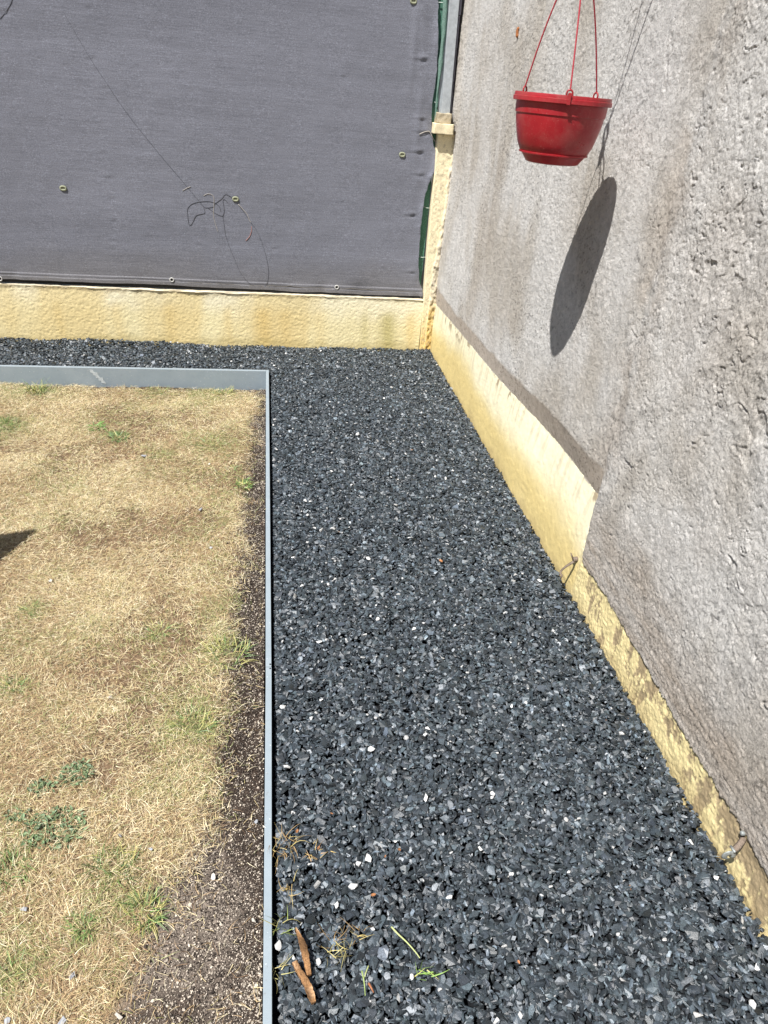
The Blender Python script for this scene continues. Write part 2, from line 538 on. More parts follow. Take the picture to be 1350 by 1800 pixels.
pl['label'] = 'yellow painted plinth, patchy and flaking at its near end'
v, f = box_vf(W + 0.075, W + 0.3, -1.2, 5.69, -0.09, 2.73)
adopt(np_mesh('wall_core', v, f, M_mortar, None, np.full((8, 3), 0.35)), wall)
# small things fixed in the wall
p = on_x(912, 58, W)
v, f = tube_vf(smooth_path([p + (-.004, 0, .022), p + (-.007, .002, .008), p + (-.006, 0, -.008), p + (-.003, -.002, -.02)]), [.003, .006, .007, .007, .007, .007, .007, .007, .007, .007, .007, .007, .008, .008, .008, .008, .006, .004, .003][:19], 6)
tag(np_mesh('rusty_stub', v, f, m_plain('rust', (0.30, 0.12, 0.05), 0.9, 0.1, (200, .6, 1.4)), None, smooth=True), 'small rusty metal stub stuck in the grey wall left of the pot cords', 'metal stub')

# ------------------------------------------------------------------ low yellow wall at the back
xs = np.arange(-3.6, 1.046, 0.0055); zz = np.arange(-0.09, 0.3401, 0.0055)
Xb, Zb = np.meshgrid(xs, zz, indexing='ij')
h = 0.0011 * (1 - np.abs(vn(Xb * 78 + 0.6 * vn(Xb * 40, Zb * 40, 1), Zb * 105 + Xb * 24, 101)) * 2) + 0.0009 * vn(Xb * 170, Zb * 170, 102)
h += 0.003 * fbm(Xb * 2, Zb * 2, 103, 2)
h += 0.003 * sst(0.022, 0.0, 0.34 - Zb)
Yb = yb(Xb) - h
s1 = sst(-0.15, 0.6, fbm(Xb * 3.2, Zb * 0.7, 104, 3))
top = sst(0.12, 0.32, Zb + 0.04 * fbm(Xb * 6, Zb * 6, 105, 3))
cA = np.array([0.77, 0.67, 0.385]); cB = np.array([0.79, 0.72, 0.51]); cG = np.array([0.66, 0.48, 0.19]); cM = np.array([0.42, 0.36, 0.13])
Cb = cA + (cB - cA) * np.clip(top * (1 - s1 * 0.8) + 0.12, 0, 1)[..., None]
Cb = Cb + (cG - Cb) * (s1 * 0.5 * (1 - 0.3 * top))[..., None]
for x0, wd, am, cc in ((-0.02, .06, .75, cG), (-0.25, .03, .35, cG), (0.82, .06, .7, cM), (0.66, .03, .35, cM), (0.98, .04, .5, cG), (-0.62, .07, .55, cG), (-0.95, .05, .4, cG), (0.12, .05, .45, cG), (-1.3, .03, .35, cG), (0.35, .05, .3, cG)):
    m = np.exp(-((Xb - x0 - 0.015 * fbm(Zb * 8, Xb * 0, 106, 2)) / wd) ** 2) * am * sst(0.34, 0.24, Zb + 0.05)
    Cb = Cb + (cc - Cb) * m[..., None]
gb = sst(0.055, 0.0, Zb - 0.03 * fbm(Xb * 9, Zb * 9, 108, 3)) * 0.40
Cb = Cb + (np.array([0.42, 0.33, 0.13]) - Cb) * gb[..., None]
rim_m = sst(0.28, 0.45, fbm(Xb * 22, Zb * 40, 107, 3) + 0.35 * sst(0.05, 0, 0.335 - Zb)) * sst(0.05, 0.015, 0.335 - Zb) * 0.45
Cb = Cb + (np.array([0.35, 0.27, 0.15]) - Cb) * rim_m[..., None]
low = empty('low_wall', (-1.2, yb(-1.2), 0))
tag(low, 'low yellow roughcast wall under the grey screen at the back', 'wall')
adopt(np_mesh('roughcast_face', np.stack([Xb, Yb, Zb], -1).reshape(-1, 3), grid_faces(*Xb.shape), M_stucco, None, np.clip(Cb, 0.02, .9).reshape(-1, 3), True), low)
xt = np.arange(-3.6, 1.046, 0.012); tt = np.linspace(0, 1, 14)
Xt, Tt = np.meshgrid(xt, tt, indexing='ij')
Yt = yb(Xt) - 0.006 * (1 + 0.5 * fbm(Xt * 12, Tt, 110, 3)) * (1 - Tt) + 0.20 * Tt ** 1.3
Zt = 0.3405 + 0.003 * fbm(Xt * 20, Tt * 3, 111, 3) - 0.006 * (Tt < 0.02)
Ct = np.array([0.62, 0.54, 0.40]) * (1 + 0.2 * fbm(Xt * 12, Tt * 3, 112, 3))[..., None]
adopt(np_mesh('wall_top', np.stack([Xt, Yt, Zt], -1).reshape(-1, 3), grid_faces(*Xt.shape, flip=False), M_mortar, None, Ct.reshape(-1, 3), True), low)
v, f = box_vf(-3.6, 1.04, yb(-1) + 0.13, yb(-1) + 0.2, -0.09, 0.325)
adopt(np_mesh('wall_core', v, f, M_mortar, None, np.full((8, 3), 0.35)), low)

# ------------------------------------------------------------------ pillar in the corner
pil = empty('corner_pillar', (1.08, yb(1.08), 0))
tag(pil, 'narrow cream pillar with rough mortar in the corner between screen and grey wall', 'pillar')
zp = np.arange(-0.09, 1.345, 0.005); sp_ = np.linspace(0, 1, 40)
Zp, Sp = np.meshgrid(zp, sp_, indexing='ij')
xl = np.interp(Zp, [0, .36, .7, 1.0, 1.34], [1.048, 1.040, 1.030, 1.026, 1.020])
side = np.clip(Sp / 0.2, 0, 1)                                  # first fifth wraps the left cheek
Xp = xl + (W + 0.012 - xl) * np.clip((Sp - 0.2) / 0.8, 0, 1)
Yp = yb(Xp) - 0.020 + 0.062 * (1 - side)
fx = np.clip((Sp - 0.2) / 0.8, 0, 1)
mort = sst(0.0, 0.10, fx - np.interp(Zp, [0, .15, .36, .6, .8, 1.0, 1.34], [.25, .28, .35, .55, .72, .80, .86]) + 0.14 * fbm(Zp * 9, fx * 2, 120, 3))
Yp = Yp - mort * (0.010 + 0.008 * fbm(Zp * 30, fx * 4, 121, 3)) - 0.0012 * fbm(Zp * 60, fx * 9, 122, 2) * (fx > 0)
Cc = np.array([0.80, 0.70, 0.47]) + 0 * Zp[..., None]
Cc = Cc + (np.array([0.72, 0.52, 0.20]) - Cc) * (sst(0.36, 0.0, Zp) * 0.9)[..., None]
mortc = np.array([0.46, 0.40, 0.31]) + (np.array([0.46, 0.30, 0.08]) - np.array([0.46, 0.40, 0.31])) * sst(0.38, 0.25, Zp)[..., None]
Cc = Cc + (mortc - Cc) * (mort * (0.72 + 0.28 * fbm(Zp * 22, fx * 5, 123, 3)))[..., None]
spk = sst(0.45, 0.6, fbm(Zp * 60, fx * 7, 124, 2)) * 0.5 * (fx > 0.1)
Cc = Cc + (np.array([0.38, 0.31, 0.22]) - Cc) * spk[..., None]
adopt(np_mesh('pillar_shaft', np.stack([Xp, Yp, Zp], -1).reshape(-1, 3), grid_faces(*Zp.shape, flip=True), M_mortar, None, np.clip(Cc, .02, .9).reshape(-1, 3), True), pil)


def lump(name, x0, x1, y0, y1, z0, z1, amp, col, mat, seed, parent, n=12, sc=30):
    bm = bmesh.new()
    bmesh.ops.create_cube(bm, size=1)
    bmesh.ops.subdivide_edges(bm, edges=bm.edges[:], cuts=n, use_grid_fill=True)
    P = np.array([v.co[:] for v in bm.verts])
    P = (P + 0.5) * np.array([x1 - x0, y1 - y0, z1 - z0]) + np.array([x0, y0, z0])
    nx = fbm(P[:, 1] * sc + P[:, 2] * sc * .7, P[:, 0] * sc, seed, 3)
    c = np.array([(x0 + x1) / 2, (y0 + y1) / 2, (z0 + z1) / 2])
    D = P - c; D /= np.linalg.norm(D, axis=1)[:, None]
    P = P + D * (amp * nx)[:, None]
    F_ = np.array([[v.index for v in fc.verts] for fc in bm.faces])
    bm.free()
    o = np_mesh(name, P, F_, mat, None, np.tile(np.array(col), (len(P), 1)) * (1 + 0.12 * nx)[:, None], True)
    return adopt(o, parent)


yc = yb(1.04)
lump('cap', 0.984, 1.104, yc - 0.062, yc + 0.08, 1.342, 1.398, 0.003, (0.74, 0.64, 0.43), M_mortar, 130, pil)
lump('mortar_bed', 1.003, 1.088, yc - 0.035, yc + 0.07, 1.3985, 1.452, 0.006, (0.40, 0.34, 0.24), M_mortar, 131, pil, 14)

# ------------------------------------------------------------------ leaning grey concrete post on the cap
post = empty('concrete_post', (1.05, yc, 1.455))
tag(post, 'grey concrete fence post with dark trim standing on the pillar cap', 'post')


def prism(name, q0, q1, z0, z1, mat, parent, n=2):
    """q: (xa, xb, ya, yb) at bottom and top"""
    V = []
    for z, q in ((z0, q0), (z1, q1)):
        V += [(q[0], q[2], z), (q[1], q[2], z), (q[1], q[3], z), (q[0], q[3], z)]
    F_ = [(3, 2, 1, 0), (4, 5, 6, 7), (0, 1, 5, 4), (1, 2, 6, 5), (2, 3, 7, 6), (3, 0, 4, 7)]
    o = np_mesh(name, np.array(V), np.array(F_), mat)
    return adopt(bev(o, 0.002), parent)


prism('post_shaft', (1.028, 1.080, yc - 0.012, yc + 0.09), (1.001, 1.056, yc - 0.012, yc + 0.09), 1.45, 2.35, M_post, post)
prism('post_flange', (1.012, 1.0295, yc + 0.022, yc + 0.09), (0.985, 1.0025, yc + 0.022, yc + 0.09), 1.45, 2.35, M_post, post)
zc = 1.452
for k, (dz, wd) in enumerate(((0.16, 0.009), (0.17, 0.010), (0.16, 0.012), (0.2, 0.017), (0.2, 0.018))):
    xa = 1.0815 - (zc - 1.45) * 0.0300
    prism('trim_piece', (xa, xa + wd, yc - 0.006, yc + 0.05), (xa - dz * .03, xa + wd - dz * .03, yc - 0.006, yc + 0.05), zc, zc + dz - 0.003, M_darktrim, post)
    zc += dz

# ------------------------------------------------------------------ green shade net behind the screen
net = empty('shade_net', (0, yb(0) + 0.06, 0.35))
tag(net, 'green woven shade net showing in the gap beside the grey screen', 'shade net')
xn = np.arange(-3.4, 1.0241, 0.02); zn = np.arange(0.347, 2.3, 0.02)
Xn, Zn = np.meshgrid(xn, zn, indexing='ij')
Yn = yb(Xn) + 0.036 + 0.003 * fbm(Xn * 6, Zn * 3, 140, 3)
adopt(np_mesh('net_cloth', np.stack([Xn, Yn, Zn], -1).reshape(-1, 3), grid_faces(*Xn.shape), M_net, None, None, True), net)
for (a, b_) in (((769, 4), (787, 3)), ((768, 111), (777, 113)), ((763, 179), (769, 180)), ((744, 363), (756, 366)), ((735, 451), (748, 452))):
    P0 = on_back(*a, -0.028); P1 = on_back(*b_, -0.028)
    adopt(tube('tie_thread', [P0, (P0 + P1) / 2 + (0, -.004, -.003), P1], 0.0022, M_white, None, 6), net)
# folded strip of net standing in the gap beside the post
kx = [(1.46, .997), (1.55, .996), (1.65, .999), (1.75, 1.000), (1.85, .999), (2.0, .994), (2.3, .985)]
zf = np.arange(1.42, 2.3, 0.01); uf = np.linspace(-1, 1, 9)
Zf, Uf = np.meshgrid(zf, uf, indexing='ij')
xc_ = np.interp(Zf, [k[0] for k in kx], [k[1] for k in kx]); hw = np.interp(Zf, [1.42, 1.62, 1.7, 2.0, 2.3], [.003, .006, .013, .014, .014])
adopt(np_mesh('net_fold', np.stack([xc_ + hw * Uf + 0.003 * fbm(Zf * 20, Uf, 141, 2), yb(xc_) + 0.006 + 0.012 * Uf ** 2, Zf], -1).reshape(-1, 3), grid_faces(*Zf.shape),
              m_plain('green_net_pale', (0.13, 0.21, 0.175), 0.75, 0.2, (240, .5, 1.5)), None, None, True), net)

# ------------------------------------------------------------------ grey woven privacy screen
scr = empty('privacy_screen', (0, yb(0), 0.35))
tag(scr, 'large grey woven privacy screen stretched above the low yellow wall', 'privacy screen')
fr = np.array([(0.352, 1.036), (0.40, 1.030), (0.43, 1.010), (0.46, 0.998), (0.54, 0.988), (0.65, 0.978), (0.79, 0.974), (0.90, 0.975), (1.00, 0.984), (1.06, 0.997), (1.13, 1.022),
               (1.20, 1.026), (1.25, 1.020), (1.27, 1.006), (1.33, 0.992), (1.40, 0.980), (1.50, 0.970), (1.60, 0.980), (1.74, 0.976), (2.0, 0.950), (2.3, 0.925)])
zs2 = np.concatenate([np.arange(0.352, 0.40, 0.004), np.arange(0.40, 2.30, 0.009)])
us = np.concatenate([np.linspace(0, 0.75, 330)[:-1], np.linspace(0.75, 1, 190)])
Us, Zs = np.meshgrid(us, zs2, indexing='ij')
xr = np.interp(Zs, fr[:, 0], fr[:, 1]) + 0.0025 * fbm(Zs * 40, Zs * 0, 150, 2)
Xs = -3.4 + (xr + 3.4) * Us
off = 0.006 + 0.010 * fbm(Xs * 0.8, Zs * 0.9, 151, 2)
off = off + 0.0010 * fbm(Xs * 0.9, Zs * 9, 152, 3)
off = off + 0.010 * np.exp(-((xr - Xs) / 0.02) ** 2) * (0.4 + fbm(Zs * 7, Zs * 0, 153, 2))        # loose right-hand edge
off = off + 0.006 * np.exp(-((xr - Xs - 0.085) / 0.03) ** 2) * (fbm(Zs * 4, Xs * 2, 154, 3) + 0.3)
pk = [(727, 2, .7, 1), (707, 272, .8, 1), (414, 350, .8, 1), (111, 331, .8, 1), (160, 105, .6, 0), (155, 15, .6, 0), (185, 155, .4, 0), (180, 270, .5, 0), (190, 315, .6, 0), (198, 350, .5, 0),
      (200, 390, .6, 0), (200, 425, .6, 0), (198, 440, .5, 0), (349, 432, .6, 0), (482, 440, .6, 0), (747, 107, 1.5, 0), (744, 212, 1., 0), (740, 270, 1.5, 0), (742, 310, 1., 0), (727, 381, 1.3, 0),
      (726, 482, 1., 0), (606, 137, .6, 0), (750, 235, 1.2, 0), (240, 118, .3, 0), (8, 22, .6, 0), (604, 357, .4, 0)]
for (a, b_, am, cl) in pk:
    P0 = on_back(a, b_, 0.01)
    dx = Xs - P0[0]; dz = Zs - P0[2]
    off = off - am * 0.0036 * np.exp(-((dx / 0.016) ** 2 + (dz / 0.011) ** 2))
    off = off + am * 0.0022 * np.exp(-((dx / 0.020) ** 2 + ((dz - 0.018) / 0.014) ** 2))
    if am > 0.9:                             # pulled creases running sideways to the fixing
        off = off - am * 0.0022 * np.exp(-(((dx + 0.03) / 0.045) ** 2 + (dz / 0.006) ** 2)) + am * 0.0020 * np.exp(-(((dx + 0.03) / 0.045) ** 2 + ((dz - .011) / 0.008) ** 2))
hem = sst(0.030, 0.026, Zs - 0.352) * 0.0022 - 0.003 * np.exp(-((Zs - 0.380 - 0.002 * fbm(Xs * 6, Xs * 0, 156, 2)) / 0.003) ** 2)
off = off + hem + 0.005 * fbm(Xs * 9, Zs * 0, 157, 2) * sst(0.09, 0.0, Zs - 0.352)
zlow = 0.004 * fbm(Xs * 5, Xs * 0, 158, 3) * sst(0.08, 0.0, Zs - 0.352) + (0.004 + 0.012 * sst(0.2, -0.9, Xs)) * sst(0.10, 0.0, Zs - 0.352)
off = off + 0.0045 * np.exp(-((Xs - 0.83 - 0.02 * fbm(Zs * 3, Zs * 0, 161, 2)) / 0.022) ** 2) * sst(1.45, 1.75, Zs) + 0.004 * np.exp(-((Xs - 0.90) / 0.02) ** 2) * sst(1.7, 1.4, Zs) * sst(1.15, 1.35, Zs)
off = off + 0.0016 * fbm(Xs * 5, Zs * 5, 162, 3)
off = np.maximum(off, -0.012)
Ys = yb(Xs) - off + 0.016
base = np.array([0.176, 0.181, 0.214])
Cs = base * (1 + 0.06 * fbm(Xs * 1.2, Zs * 2, 159, 3))[..., None]
dirt = sst(0.30, 0.0, Zs - 0.35 + 0.05 * fbm(Xs * 4, Zs * 4, 160, 3)) * 0.45 + sst(0.035, 0.0, Zs - 0.352) * 0.25
Cs = Cs + (np.array([0.165, 0.150, 0.135]) - Cs) * dirt[..., None]
dark_patch = np.exp(-(((Xs - 0.60) / .10) ** 2 + ((Zs - 0.41) / .05) ** 2)) * 0.35  # soft oval where the cloth colour is darker
Cs = Cs * (1 - dark_patch)[..., None]
adopt(np_mesh('screen_cloth', np.stack([Xs, Ys, Zs + zlow], -1).reshape(-1, 3), grid_faces(*Xs.shape), M_fabric, None, Cs.reshape(-1, 3), True), scr)


def fab_off(P):                              # cloth offset in front of the wall face at a point
    i = np.argmin((Xs - P[0]) ** 2 + (Zs - P[2]) ** 2)
    return off.ravel()[i] - 0.016


def ring_vf(center, rx, rz, r, sides=8, n=24, power=1.0):
    th = np.linspace(0, 2 * np.pi, n, endpoint=False)
    cx = np.sign(np.cos(th)) * np.abs(np.cos(th)) ** power; sx = np.sign(np.sin(th)) * np.abs(np.sin(th)) ** power
    P = np.stack([center[0] + rx * cx, np.full(n, center[1]), center[2] + rz * sx], -1)
    return tube_vf(P, r, sides, closed=True)


for (a, b_, am, cl) in pk:
    if not cl:
        continue
    P0 = on_back(a, b_, 0.01); o_ = fab_off(P0); P0 = on_back(a, b_, o_ + 0.004)
    th = np.linspace(0, 2 * np.pi, 24, endpoint=False)
    parts = [ring_vf(P0, 0.0150, 0.0100, 0.0055, 8, 24, 0.8)]
    parts.append(tube_vf(smooth_path([P0 + (-.009, .002, .003), P0 + (-.004, .001, -.004), P0 + (.004, .001, -.003), P0 + (.008, .001, .002)]), 0.0022, 6))
    v1, f1 = join_vf(parts)
    cp = adopt(np_mesh('fixing_clip', v1, f1, M_clip, None, None, True), scr)
    vb, fb = tube_vf([P0 + (0, .004, 0), P0 + (0, .001, 0)], [0.012, 0.012], 12, flat=0.75)
    n12 = 12
    fan = np.array([(n12, n12 + k, n12 + k + 1, n12 + k + 2) for k in range(1, 10, 2)] + [(12, 23, 23, 12)])[:-1]
    wsh = np_mesh('washer', vb, np.vstack([fb, fan]), M_clip, None, None, False)
    wsh.parent = cp
for (a, b_) in ((0, 490), (302, 492), (592, 505)):
    P0 = on_back(a, b_, 0.01); o_ = fab_off(P0); P0 = on_back(a, b_, o_ + 0.003)
    v1, f1 = ring_vf(P0, 0.0115, 0.0115, 0.0036, 8, 24)
    ey = adopt(np_mesh('eyelet', v1, f1, M_eyelet, None, None, True), scr)
    vb, fb = tube_vf([P0 + (0, .004, 0), P0 + (0, .0015, 0)], [0.0095, 0.0095], 12)
    fan = np.array([(12, 12 + k, 13 + k, 14 + k) for k in range(1, 10, 2)])
    hole = np_mesh('eyelet_hole', vb, np.vstack([fb, fan]), M_wire); hole.parent = ey
# stitched hem line
P = [(x, yb(x) + 0.0045, 0.385 + 0.003 * math.sin(x * 13) + 0.0025 * math.sin(x * 41 + 2 * math.sin(x * 9)) + 0.0015 * math.sin(x * 97)) for x in np.arange(-3.3, 1.0, 0.02)]
P = [(x, yb(x) - fab_off((x, 0, z)) - 0.0012, z) for (x, y, z) in P]
adopt(tube('hem_stitching', P, 0.0011, m_plain('stitch', (0.20, 0.18, 0.15), 0.8, 0.2), None, 4), scr)


v, f = box_vf(-3.4, 1.02, 0.024, 0.030, 0.3445, 0.40)  # dark strip added to stand for the shade in the gap below the cloth
v[:, 1] += yb(v[:, 0])
adopt(np_mesh('gap_shade_strip', v, f, M_wire), scr)


# strands lying over the screen
def strand(name, px, rad, mat, label, lift=0.0012, cat='wire', n=6):
    P = []
    for (a, b_) in px:
        q = on_back(a, b_, 0.01); P.append(on_back(a, b_, fab_off(q) + lift))
    P = smooth_path(P, n)
    for i in range(len(P)):
        P[i][1] = min(P[i][1], yb(P[i][0]) - fab_off(P[i]) - rad * 1.2)
    o = tube(name, P, rad, mat, None, 6)
    return tag(o, label, cat)


strand('wire', [(112, 22), (125, 45), (160, 105), (185, 143), (220, 195), (255, 240), (290, 283), (315, 312), (340, 342), (358, 363)], 0.0007, M_lead, 'long thin dark wire running diagonally down the grey screen')
strand('wire', [(358, 363), (361, 365), (374, 364), (378, 358), (390, 349), (396, 342), (404, 345), (409, 350)], 0.0009, M_lead, 'short kinked dark wire end beside the middle clip on the screen')
strand('wire', [(358, 364), (360, 374), (355, 376), (345, 379), (340, 388), (336, 395), (332, 394), (330, 380), (330, 367), (337, 359), (350, 355), (366, 354), (378, 357), (386, 364), (388, 372)], 0.0009, M_lead, 'dark wire bent into an open loop low on the grey screen')
strand('wire', [(366, 366), (374, 372), (384, 378), (392, 379), (394, 368), (392, 352), (397, 352), (401, 358)], 0.0009, M_lead, 'dark wire curl hanging just left of the middle clip')
strand('wire', [(392, 378), (394, 396), (397, 415), (404, 436), (413, 457), (422, 478), (432, 492), (440, 499), (447, 503)], 0.0007, M_lead, 'thin dark wire sagging from the curl down to the screen hem')
strand('wire', [(420, 361), (432, 378), (442, 392), (452, 407), (461, 428), (468, 452), (472, 475), (471, 492), (466, 503)], 0.0007, M_lead, 'thin dark wire bowing out right from the middle clip to the hem')
strand('wire', [(0, 33), (6, 26), (12, 18), (19, 6), (22, -4)], 0.0009, M_lead, 'short piece of dark wire at the top left corner of the screen')
strand('plastic_strand', [(419, 359), (428, 369), (434, 376), (438, 386), (441, 391)], 0.0014, M_pale, 'pale stiff strand hanging from the middle clip', cat='strand')
strand('plastic_strand', [(442, 398), (442, 406), (439, 415), (435, 420), (432, 423)], 0.0013, M_pink, 'pinkish curved strand right of the wire tangle', cat='strand')
strand('plastic_strand', [(358, 344), (364, 341), (372, 342), (376, 348), (376, 362), (375, 376), (377, 388), (380, 398), (383, 407)], 0.0012, M_pale, 'pale strand hanging through the middle of the wire tangle', cat='strand')
strand('plastic_strand', [(321, 335), (328, 331), (335, 328)], 0.0012, M_pale, 'tiny pale strand crossing the long diagonal wire', cat='strand')
strand('plastic_strand', [(737, 236), (746, 232), (754, 231), (758, 237), (763, 246), (768, 252)], 0.0020, M_pale, 'frayed pale strand at the right edge of the screen by the pillar cap', cat='strand')

# ------------------------------------------------------------------ lawn edging (L shaped)
edg = empty('lawn_edging', (0, 4.37, 0))
tag(edg, 'grey metal lawn edging turning a corner between dry lawn and slate gravel', 'lawn edging')
th_ = 0.018


def edge_piece(name, x0, x1, y0, y1, zt, zb=-0.20, ang=None, bow=None):
    v, f = box_vf(x0, x1, y0, y1, zb, zt)
    if ang:
        v[:, 1] += v[:, 0] * ang
    if bow:
        v[:, 0] += bow[0] + (v[:, 1] - bow[2]) / (bow[3] - bow[2]) * (bow[1] - bow[0])
    o = np_mesh(name, v, f, M_edge)
    return adopt(bev(o, 0.0012), edg)


edge_piece('back_strip', -3.4, -0.0145, 4.350, 4.3725, 0.0, ang=0.024)
edge_piece('side_strip', -0.0140, 0.004, 1.728, 4.3730, -0.0005, bow=(0.0035, 0.0, 1.728, 4.373))
edge_piece('side_strip', -0.0135, 0.0045, -1.2, 1.725, 0.0002, bow=(-0.008, 0.0035, -1.2, 1.725))
for yy in (1.718, 1.737):
    v, f = tube_vf([(0.0035, yy, 0.0003), (0.0035, yy, 0.0018)], [0.0028, 0.0024], 8)
    fan = np.array([(8, 9, 10, 11), (8, 11, 12, 13), (8, 13, 14, 15)])
    adopt(np_mesh('rivet', v, np.vstack([f, fan]), M_wire), edg)
# chalky scrape on the back strip
sx, _, sz = on_back(165, 668, 0)
Pq = on_z(160, 650, 0); yq = 4.350 + Pq[0] * .024 - 0.0012
rr = []
for k in range(5):
    a = on_z(152 + k * 5, 655 + k * 3, 0)
    x0 = -1.045 + k * 0.014; z0 = -0.008 - k * 0.016
    rr.append((np.array([(x0, yq + .0002 * k, z0), (x0 + .018 + .01 * (k % 2), yq + .0002 * k, z0 - .003), (x0 + .030, yq + .0002 * k, z0 - .026), (x0 + .004, yq + .0002 * k, z0 - .022)]), np.array([(0, 3, 2, 1)])))
v, f = join_vf(rr)
sc_ = adopt(np_mesh('chalk_scrape', v, f, m_plain('chalk', (0.50, 0.54, 0.55), 0.9, 0.1, (120, .6, 1.1))), edg)
sc_['label'] = 'pale chalky scrape on the back strip'

# ------------------------------------------------------------------ gravel
v, f = box_vf(0.006, W + 0.05, -1.2, yb(1.1) + 0.02, -0.2, -0.048)
v2, f2 = box_vf(-3.4, 0.0055, 4.376, 4.88, -0.2, -0.048)
tag(np_mesh('gravel_bed', *join_vf([(v, f), (v2, f2)]), M_bed), kind='structure')


def gz(x, y):
    z = -0.016 + 0.006 * fbm(x * 3.5, y * 3.5, 200, 3)
    z = z - 0.012 * np.exp(-((x - 0.004) / 0.05) ** 2) * (y < 4.37)
    z = z + 0.012 * sst(0.25, 0.02, W - x)
    z = z + 0.020 * sst(0.16, 0.0, yb(x) - y) * (0.5 + 0.5 * sst(0.2, -1.2, x)) + 0.008 * sst(.1, 0, yb(x) - y) * fbm(x * 5, y * 0, 201, 2)
    return z


protos = []
rr_ = random.Random(5)
for k in range(30):
    bm = bmesh.new()
    n = rr_.randint(8, 13)
    for i in range(n):
        u = rr_.uniform(0, 6.283); w = rr_.uniform(-1, 1)
        r0 = (1 - abs(w) ** 3) ** .5
        q = (r0 * math.cos(u) * rr_.uniform(.8, 1.05), r0 * math.sin(u) * rr_.uniform(.75, 1.05), w * rr_.uniform(.7, 1))
        bm.verts.new(q)
    ret = bmesh.ops.convex_hull(bm, input=bm.verts[:])
    bmesh.ops.delete(bm, geom=[g for g in ret['geom_interior'] if isinstance(g, bmesh.types.BMVert)], context='VERTS')
    bmesh.ops.triangulate(bm, faces=bm.faces[:])
    bm.verts.index_update()
    pv = np.array([v.co[:] for v in bm.verts]); pf = np.array([[v.index for v in fc.verts] for fc in bm.faces])
    protos.append((pv, pf)); bm.free()


def rotmats(n, tilt):
    az = RNG.uniform(0, 2 * np.pi, n); t = RNG.normal(0, tilt, n); t2 = RNG.normal(0, tilt, n); sp = RNG.uniform(0, 2 * np.pi, n)
    def rz(a):
        m = np.zeros((n, 3, 3)); m[:, 0, 0] = np.cos(a); m[:, 0, 1] = -np.sin(a); m[:, 1, 0] = np.sin(a); m[:, 1, 1] = np.cos(a); m[:, 2, 2] = 1; return m
    def rx(a):
        m = np.zeros((n, 3, 3)); m[:, 1, 1] = np.cos(a); m[:, 1, 2] = -np.sin(a); m[:, 2, 1] = np.sin(a); m[:, 2, 2] = np.cos(a); m[:, 0, 0] = 1; return m
    return rz(az) @ rx(t) @ rz(sp) @ rx(t2)


def scatter(name, P, size, tilt, cols, mat, aspect=(0.62, 0.9, 0.26, 0.5)):
    n = len(P)
    M = rotmats(n, tilt)
    sc = np.stack([size, size * RNG.uniform(aspect[0], aspect[1], n), size * RNG.uniform(aspect[2], aspect[3], n)], -1)
    which = RNG.integers(0, len(protos), n)
    V = []; Fc = []; Cc = []; k = 0
    for w, (pv, pf) in enumerate(protos):
        idx = np.nonzero(which == w)[0]
        if len(idx) == 0: continue
        q = pv[None] * sc[idx][:, None, :]
        q = np.einsum('nij,nvj->nvi', M[idx], q) + P[idx][:, None, :]
        V.append(q.reshape(-1, 3)); m = len(pv)
        Fc.append((pf[None] + (np.arange(len(idx)) * m)[:, None, None] + k).reshape(-1, 3))
        Cc.append(np.repeat(cols[idx], m, 0)); k += len(idx) * m
    return np_mesh(name, np.vstack(V), np.vstack(Fc), mat, None, np.vstack(Cc))


def gravel_pts(x0, x1, y0, y1, dens):
    n = int((x1 - x0) * (y1 - y0) * dens)
    return np.stack([RNG.uniform(x0, x1, n), RNG.uniform(y0, y1, n)], -1)


g = np.vstack([gravel_pts(0.012, W - 0.004, 0.5, 4.88, 23000), gravel_pts(0.012, W - 0.004, -1.2, 0.5, 9000),
               gravel_pts(-1.9, 0.02, 4.382, 4.86, 19500), gravel_pts(-3.4, -1.9, 4.36, 4.83, 9000)])
size = np.clip(RNG.lognormal(math.log(0.0092), 0.34, len(g)), 0.0035, 0.024)
keep = (g[:, 1] + size * .5 < yb(g[:, 0]) - 0.004)
g = g[keep]; size = size[keep]
small = (size < 0.0095)
g[:, 0] = np.where(g[:, 0] < 0.012 + size, 0.012 + size, g[:, 0]) * (g[:, 1] < 4.372) + g[:, 0] * (g[:, 1] >= 4.372)
g[:, 0] = np.minimum(g[:, 0], W + 0.004)
edge_y = 4.372 + g[:, 0] * 0.024 + 0.003
bad = (g[:, 0] < 0.012) & (g[:, 1] < edge_y + size * 0.6)
g[bad, 1] = (edge_y + size)[bad]
gp = np.stack([g[:, 0], g[:, 1], gz(g[:, 0], g[:, 1]) - np.abs(RNG.normal(0, 0.007, len(g)))], -1)
shade = np.clip(RNG.lognormal(math.log(0.041), 0.54, len(g)), 0.014, 0.20)
cols = shade[:, None] * np.array([0.80, 1.0, 1.17])[None] * (1 + RNG.normal(0, .018, (len(g), 3)))
lw = RNG.uniform(0, 1, len(g)); wp = lw < 0.006
cols[wp] = RNG.uniform(0.25, 0.55, wp.sum())[:, None] * np.array([1, .99, .96]); size[wp] *= RNG.uniform(.6, .95, wp.sum()); gp[wp, 2] += 0.006
gp2 = (lw > 0.012) & (lw < 0.045); cols[gp2] = RNG.uniform(0.11, 0.24, gp2.sum())[:, None] * np.array([.92, 1, 1.08])
bp = (lw > 0.06) & (lw < 0.0602) & (size < .009); cols[bp] = RNG.uniform(0.5, 1, bp.sum())[:, None] * np.array([.42, .24, .14])
tag(scatter('gravel', gp, size, 0.50, cols, M_stone, (0.50, 0.90, 0.30, 0.56)), 'dark slate chippings with a few white pebbles', kind='stuff')
